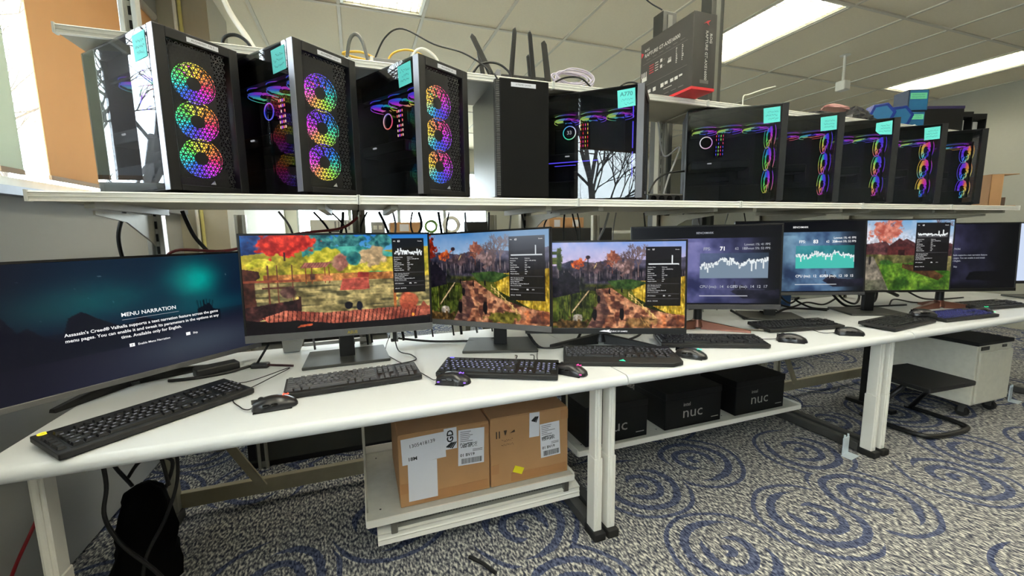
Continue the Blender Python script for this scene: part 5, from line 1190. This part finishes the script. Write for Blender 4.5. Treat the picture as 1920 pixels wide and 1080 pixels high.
# dark crumpled bags on the shelf
def lump(name, label, x, y, sx, sy, sz, mat, seed, cat='bag', z=zu):
    rr = np.random.RandomState(seed); t = thing(name, label, cat, (x, y, z)); n, k2 = 18, 8; vs = []
    for i in range(k2+1):
        s = i/k2; rad = math.cos(s*math.pi/2)**.6 if i < k2 else .05
        for j in range(n):
            a = 2*math.pi*j/n; q = rad*(1+.18*math.sin(3*a+seed)+.12*rr.randn()*.6); vs.append((sx*q*math.cos(a), sy*q*math.sin(a), sz*s*(1+.1*math.sin(5*a))))
    MB().add(vs, [(i*n+j, i*n+(j+1) % n, (i+1)*n+(j+1) % n, (i+1)*n+j) for i in range(k2) for j in range(n)]+[tuple(range(n-1, -1, -1)), tuple(k2*n+j for j in range(n))]).build('sack', mat, t); return t
BAG = P('antistatic_film', (58, 58, 62), .25, .3, var=.3)
lump('antistatic_bag', 'crumpled dark antistatic bag on the upper shelf left of the blue boxes', 2.98, 1.86, .13, .08, .10, BAG, 3); lump('antistatic_bag', 'flat dark antistatic bag at the shelf edge above the second crowded tower', 2.66, 1.86, .17, .08, .05, P('dark_film', (30, 30, 34), .3, .3), 5); lump('paper_bundle', 'pinkish paper bundle on top of the dark bags', 2.85, 1.90, .12, .05, .035, P('pink_paper', (196, 150, 146), .6), 9, 'paper', zu+.085)
# brown open carton at the end of the long shelf
t = thing('open_carton', 'open brown carton at the right end of the long shelf', 'box', (4.06, 1.58, ZS+.001), R(-28)); m = MB()
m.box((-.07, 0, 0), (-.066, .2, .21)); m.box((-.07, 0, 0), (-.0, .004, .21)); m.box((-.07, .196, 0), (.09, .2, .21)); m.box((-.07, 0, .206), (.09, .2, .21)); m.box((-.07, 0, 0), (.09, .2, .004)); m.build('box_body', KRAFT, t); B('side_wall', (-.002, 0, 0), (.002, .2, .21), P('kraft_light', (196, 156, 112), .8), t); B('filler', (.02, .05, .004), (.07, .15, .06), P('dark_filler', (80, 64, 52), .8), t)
# power strip between the dark tower and the row
t = thing('power_strip', 'black power strip on the long shelf between the towers', 'power strip', (1.50, 1.80, ZS+.001), R(-8)); B('body', (-.10, 0, 0), (.10, .05, .055), BLACK, t, bevel=.006)
for k in range(4): MB().cyl((-.07+k*.045, -.001, .03), (-.07+k*.045, .004, .03), .016, 12).build('socket', BLACKG, t)
# white monitor-arm foot and adapters on the bench behind the second monitor
t = thing('clamp_foot', 'white bracket foot on the bench behind the river dock monitor', 'bracket', (-.30, 2.06, ZT)); MB().prism([(-.035, 0), (.03, 0), (.06, .075), (-.04, .075)], 0, .03, 'y').build('bracket', WHITE, t, bevel=.003); B('bar', (.05, .0, .02), (.32, .02, .035), WHITE, t)
t = thing('cable_adapter', 'black cable splitter lying on the bench beside the leftmost monitor', 'adapter', (-.39, 1.86, ZT), R(-10)); B('block', (-.03, -.015, 0), (.035, .018, .02), BLACK, t, bevel=.006); MB().tube(smoothpath([(.03, 0, .01), (.08, -.01, .008), (.13, -.02, .006)], 5), .005, 6).build('plug_lead', P('dark_red_lead', (52, 18, 22), .5), t, smooth=True); MB().tube(smoothpath([(-.03, 0, .01), (-.10, -.06, .006), (-.18, -.10, .006), (-.26, -.11, .006)], 5), .006, 6).build('lead', CABB, t, smooth=True); MB().tube([(-.01, 0, .015), (.02, .05, .08), (.035, .08, .13)], .005, 6).build('stub', CABB, t, smooth=True)
t = thing('power_brick', 'black power brick with green edge under the leftmost monitor', 'power supply', (-.53, 1.85, ZT), R(30)); B('block', (-.07, -.03, 0), (.07, .03, .035), BLACK, t, bevel=.005)
t = thing('blue_box', 'blue box standing behind the teal graph monitor', 'box', (2.62, 2.0, ZT), R(-5)); B('box_body', (-.10, 0, 0), (.10, .06, .12), P('blue_card', (52, 92, 146), .6), t, bevel=.004); B('lid', (-.102, -.002, .10), (.102, .062, .123), P('blue_card_light', (76, 116, 170), .6), t)
# ---------------------------------------------------------------- cables
def cab(label, pts, r=.004, mat=None, group=None, n=7, name='cable'):
    return tag(MB().tube(smoothpath(pts, n), r, 6).build(name, mat or CABB, smooth=True), label, 'cable', group)
cab('long black cable arching over the third tower on the upper shelf', [(.10, 1.87, ZU+.03), (.15, 1.86, ZU+.13), (.22, 1.85, ZU+.17), (.34, 1.83, ZU+.12), (.45, 1.80, ZU+.09), (.54, 1.78, ZU+.04), (.56, 1.76, ZU+.004)], .0035)
cab('white cable loop standing on the upper shelf behind the third tower', [(.24, 1.86, ZU+.004), (.26, 1.85, ZU+.08), (.30, 1.85, ZU+.105), (.35, 1.84, ZU+.07), (.37, 1.84, ZU+.004)], .006, CREAM)
cab('black cable loop left of the router antennas', [(.49, 1.83, ZU+.004), (.53, 1.82, ZU+.06), (.60, 1.81, ZU+.07), (.65, 1.80, ZU+.04), (.66, 1.79, ZU+.004)], .005)
cab('black cable running from the router over the shelf lip', [(.62, 1.86, ZU+.04), (.60, 1.80, ZU+.01), (.57, 1.745, ZU+.002), (.585, 1.735, ZU-.03)], .0035)
cab('grey black cable arch behind the second tower', [(.0, 1.88, ZU+.004), (.015, 1.87, ZU+.10), (.04, 1.86, ZU+.13), (.065, 1.85, ZU+.10), (.085, 1.84, ZU+.004)], .007, P('mid_grey_cable', (92, 92, 88), .5))
cab('small black cable loop behind the leftmost tower', [(-.42, 1.90, ZU+.004), (-.41, 1.88, ZU+.06), (-.37, 1.87, ZU+.075), (-.33, 1.86, ZU+.05), (-.31, 1.86, ZU+.004)], .006)
cab('thick white hose running down from the ceiling behind the leftmost tower', [(-.62, 2.75, 2.87), (-.61, 2.72, 2.60), (-.54, 2.60, 2.35), (-.42, 2.40, 2.12), (-.32, 2.10, ZU+.04), (-.31, 2.05, ZU+.006)], .013, CREAM)
cab('black cable hump on the upper shelf right of the lilac bundle', [(1.18, 1.80, ZU+.004), (1.24, 1.80, ZU+.05), (1.31, 1.80, ZU+.055), (1.38, 1.80, ZU+.006)], .004)
cab('thin dark wire hanging from the ceiling above the product box', [(1.55, 2.3, 2.87), (1.60, 2.28, 2.68), (1.66, 2.22, 2.55), (1.72, 2.15, 2.47)], .004)
cab('white bent wire reaching up from the shelf behind the product box', [(2.05, 1.86, ZU+.002), (2.05, 1.86, ZU+.08), (2.10, 1.87, ZU+.10), (2.30, 1.95, ZU+.17), (2.52, 2.05, ZU+.24)], .0035, CREAM)
# cables hanging between shelf and monitors
hang = [(-.30, -.22, CABG), (-.17, -.06, CABB), (-.10, .0, CABB), (-.05, -.10, CABB), (.05, .02, CABB), (.10, .16, CABB), (.16, .13, CABG), (.25, .30, CABB), (.28, .22, CABB), (.37, .44, CABB), (.42, .40, CABB), (.50, .52, CABG), (.62, .60, CABB), (.74, .70, CABG), (.80, .84, CABB), (.95, .93, CABB), (1.04, 1.06, CABB), (1.08, 1.12, CABB), (1.12, 1.18, CABB), (1.30, 1.20, CABG), (1.34, 1.30, CABG), (1.55, 1.60, CABB), (1.80, 1.74, CABG), (1.9, 1.94, CABG), (2.15, 2.06, CABG), (2.3, 2.36, CABB)]
ORD = 'first second third fourth fifth sixth seventh eighth ninth tenth eleventh twelfth thirteenth fourteenth fifteenth sixteenth seventeenth eighteenth nineteenth twentieth twenty-first twenty-second twenty-third twenty-fourth twenty-fifth twenty-sixth'.split()
for k, (a, b, m_) in enumerate(hang):
    rr = random.Random(k); y = 2.05-.05*rr.random()
    cab('%s of the thin cables hanging behind the monitors, counted from the left, %s' % (ORD[k], 'pale' if m_ is CABG else 'black'), [(a, y, ZS-.03), (a+(b-a)*.3+rr.uniform(-.03, .03), y+.02, 1.24), (a+(b-a)*.7+rr.uniform(-.03, .03), y+.02, 1.12), (b, y, .95), (b+.02, y-.02, .72)], rr.choice((.004, .005, .0065)), m_, 'cables hanging behind the monitors')
cab('dark red cable sagging from the leftmost posts towards the second monitor', [(-.72, 2.0, .98), (-.71, 1.99, 1.10), (-.66, 1.98, 1.165), (-.50, 1.97, 1.16), (-.36, 1.96, 1.19), (-.22, 1.95, 1.225), (-.06, 1.95, 1.245), (.02, 1.96, 1.30)], .0055, CABR)
cab('thick black cable hanging left of the leftmost post', [(-.80, 1.98, ZS-.03), (-.825, 1.97, 1.22), (-.81, 1.96, 1.10), (-.77, 1.95, .95)], .007)
cab('thick black cable between the two leftmost posts', [(-.63, 2.0, ZS-.03), (-.60, 2.0, 1.22), (-.54, 1.99, 1.12), (-.51, 1.98, .95)], .008)
# cables in the gap between towers
cab('grey cable hanging in the gap beside the white pump ring tower', [(1.58, 1.98, 1.80), (1.60, 1.95, 1.62), (1.66, 1.90, 1.66), (1.58, 1.88, 1.50), (1.52, 1.86, 1.37)], .005, CABG)
cab('pale cable crossing the gap in front of the post', [(1.46, 1.98, 1.70), (1.50, 1.96, 1.60), (1.47, 1.92, 1.50), (1.44, 1.88, 1.40)], .005, CREAM)
cab('black cable arching in the gap above the power strip', [(1.44, 1.86, 1.41), (1.50, 1.88, 1.48), (1.58, 1.88, 1.52), (1.68, 1.86, 1.53)], .005)
# tangle on the bench behind the right monitors
for k, (pts, r, lab) in enumerate((
 ([(1.95, 1.86, ZT+.16), (2.05, 1.86, ZT+.08), (2.2, 1.85, ZT+.06), (2.32, 1.87, ZT+.10), (2.40, 1.90, ZT+.14)], .007, 'black cable loop left of the blue box'),
 ([(1.98, 1.80, ZT+.06), (2.1, 1.78, ZT+.006), (2.3, 1.80, ZT+.006), (2.45, 1.82, ZT+.03), (2.62, 1.80, ZT+.02), (2.75, 1.78, ZT+.006)], .007, 'thick black cable snaking across the bench under the teal graph monitor'),
 ([(2.48, 1.92, ZT+.12), (2.55, 1.88, ZT+.05), (2.62, 1.87, ZT+.08), (2.58, 1.86, ZT+.07), (2.68, 1.83, ZT+.02), (2.80, 1.80, ZT+.006)], .006, 'black cable with a small knot right of the blue box'),
 ([(2.85, 1.84, ZT+.12), (2.95, 1.80, ZT+.02), (3.1, 1.78, ZT+.01), (3.25, 1.80, ZT+.03), (3.3, 1.82, ZT+.10)], .008, 'thick black cable loop under the barn monitor'),
 ([(2.9, 1.72, ZT+.006), (3.05, 1.70, ZT+.02), (3.2, 1.74, ZT+.006), (3.4, 1.70, ZT+.006)], .006, 'black cable lying flat under the barn monitor'),
 ([(3.1, 1.86, ZT+.10), (3.25, 1.84, ZT+.06), (3.4, 1.85, ZT+.09), (3.55, 1.83, ZT+.04)], .012, 'bundled dark cables behind the copper tripod'),
 ([(3.55, 1.78, ZT+.08), (3.7, 1.76, ZT+.02), (3.9, 1.74, ZT+.006), (4.1, 1.72, ZT+.006)], .006, 'black cable right of the copper tripod'),
 ([(1.25, 1.72, ZT+.10), (1.36, 1.70, ZT+.03), (1.42, 1.64, ZT+.006), (1.45, 1.60, ZT+.02)], .005, 'black cable dropping behind the eye logo monitor'),
 ([(1.55, 1.78, ZT+.02), (1.66, 1.74, ZT+.006), (1.80, 1.62, ZT+.006), (1.95, 1.52, ZT+.006)], .006, 'twin grey cable fanning out below the grey graph monitor'),
 ([(1.05, 1.72, ZT+.10), (1.12, 1.66, ZT+.006), (1.25, 1.68, ZT+.006), (1.32, 1.74, ZT+.02), (1.28, 1.80, ZT+.08)], .006, 'black cable loop under the eye logo monitor'),
 ([(.70, 1.80, ZT+.10), (.74, 1.70, ZT+.006), (.82, 1.66, ZT+.006), (.92, 1.68, ZT+.02), (.98, 1.72, ZT+.08)], .007, 'thick black cable loop between the two village monitors'),
 ([(.16, 2.05, ZT+.02), (.30, 1.98, ZT+.008), (.45, 1.92, ZT+.008), (.58, 1.90, ZT+.008), (.66, 1.93, ZT+.05), (.68, 1.90, ZT+.12)], .006, 'black cable running behind the stand of the blue sky village monitor'),
 ([(.13, 1.90, ZT+.10), (.14, 1.84, ZT+.02), (.19, 1.80, ZT+.004), (.20, 1.72, ZT+.004), (.14, 1.69, ZT+.004), (.08, 1.66, ZT+.01)], .0025, 'thin cable loop at the right foot of the river dock monitor'),
 ([(.60, 1.62, ZT+.004), (.585, 1.56, ZT+.02), (.57, 1.53, ZT+.02)], .0022, 'thin cable from the stand down to the violet lit keyboard, left strand'),
 ([(.66, 1.60, ZT+.004), (.65, 1.54, ZT+.02), (.63, 1.49, ZT+.02)], .0022, 'thin cable from the stand down to the violet lit keyboard, right strand'),
 ([(2.50, 1.95, ZT+.05), (2.62, 1.92, ZT+.012), (2.78, 1.93, ZT+.03), (2.9, 1.9, ZT+.012), (3.05, 1.92, ZT+.04)], .006, 'black cable winding behind the stand of the barn monitor'),
 ([(2.98, 1.9, ZT+.14), (3.02, 1.86, ZT+.05), (3.12, 1.84, ZT+.012), (3.22, 1.88, ZT+.06), (3.18, 1.92, ZT+.12)], .007, 'black cable ring between the barn monitor and the copper tripod'),
 ([(3.3, 1.74, ZT+.006), (3.42, 1.78, ZT+.03), (3.55, 1.74, ZT+.006), (3.62, 1.68, ZT+.006), (3.7, 1.62, ZT+.006)], .005, 'black cable crossing under the near black menu monitor'),
 ([(2.35, 1.96, ZT+.03), (2.45, 1.90, ZT+.012), (2.40, 1.84, ZT+.006), (2.28, 1.86, ZT+.02)], .005, 'short black cable bend left of the blue box'),
 ([(1.0, 1.33, ZT+.005), (1.02, 1.305, ZT+.004), (1.10, 1.285, ZT+.004), (1.16, 1.29, ZT+.004)], .004, 'black cable bow peeping out in front of the wrist bar keyboard'))):
    cab(lab, pts, r, P('grey_twin_cable', (110, 104, 92), .5) if 'grey' in lab and 'twin' in lab else CABB)
t = thing('cable_plug', 'black cable plug with white ferrite hanging under the river dock monitor', 'plug', (.125, 1.86, ZT+.085)); B('plug', (-.012, -.01, -.03), (.012, .01, .02), BLACK, t, bevel=.003); B('ferrite', (-.014, -.011, -.015), (-.004, .0, .012), WHITE, t)
# floor level, left end
cab('black power cable hanging down under the left end of the bench', [(-.74, 1.50, .64), (-.735, 1.50, .50), (-.75, 1.50, .40), (-.72, 1.50, .30), (-.66, 1.52, .18), (-.62, 1.55, .06), (-.60, 1.6, .008)], .006)
cab('second black cable hanging in front of the cloth bag', [(-.62, 1.66, .64), (-.62, 1.66, .42), (-.66, 1.64, .28), (-.72, 1.62, .16), (-.74, 1.6, .02)], .006)
cab('red cable slanting down at the far left under the bench', [(-.88, 1.55, .52), (-.93, 1.55, .40), (-1.0, 1.56, .26), (-1.06, 1.58, .12), (-1.08, 1.6, .01)], .005, P('bright_red_cable', (150, 30, 40), .5))
cab('pale cable looping down to the carpet right of the black boxes', [(2.75, 2.05, .62), (2.70, 2.05, .52), (2.58, 2.05, .42), (2.46, 2.05, .38)], .006, CREAM)
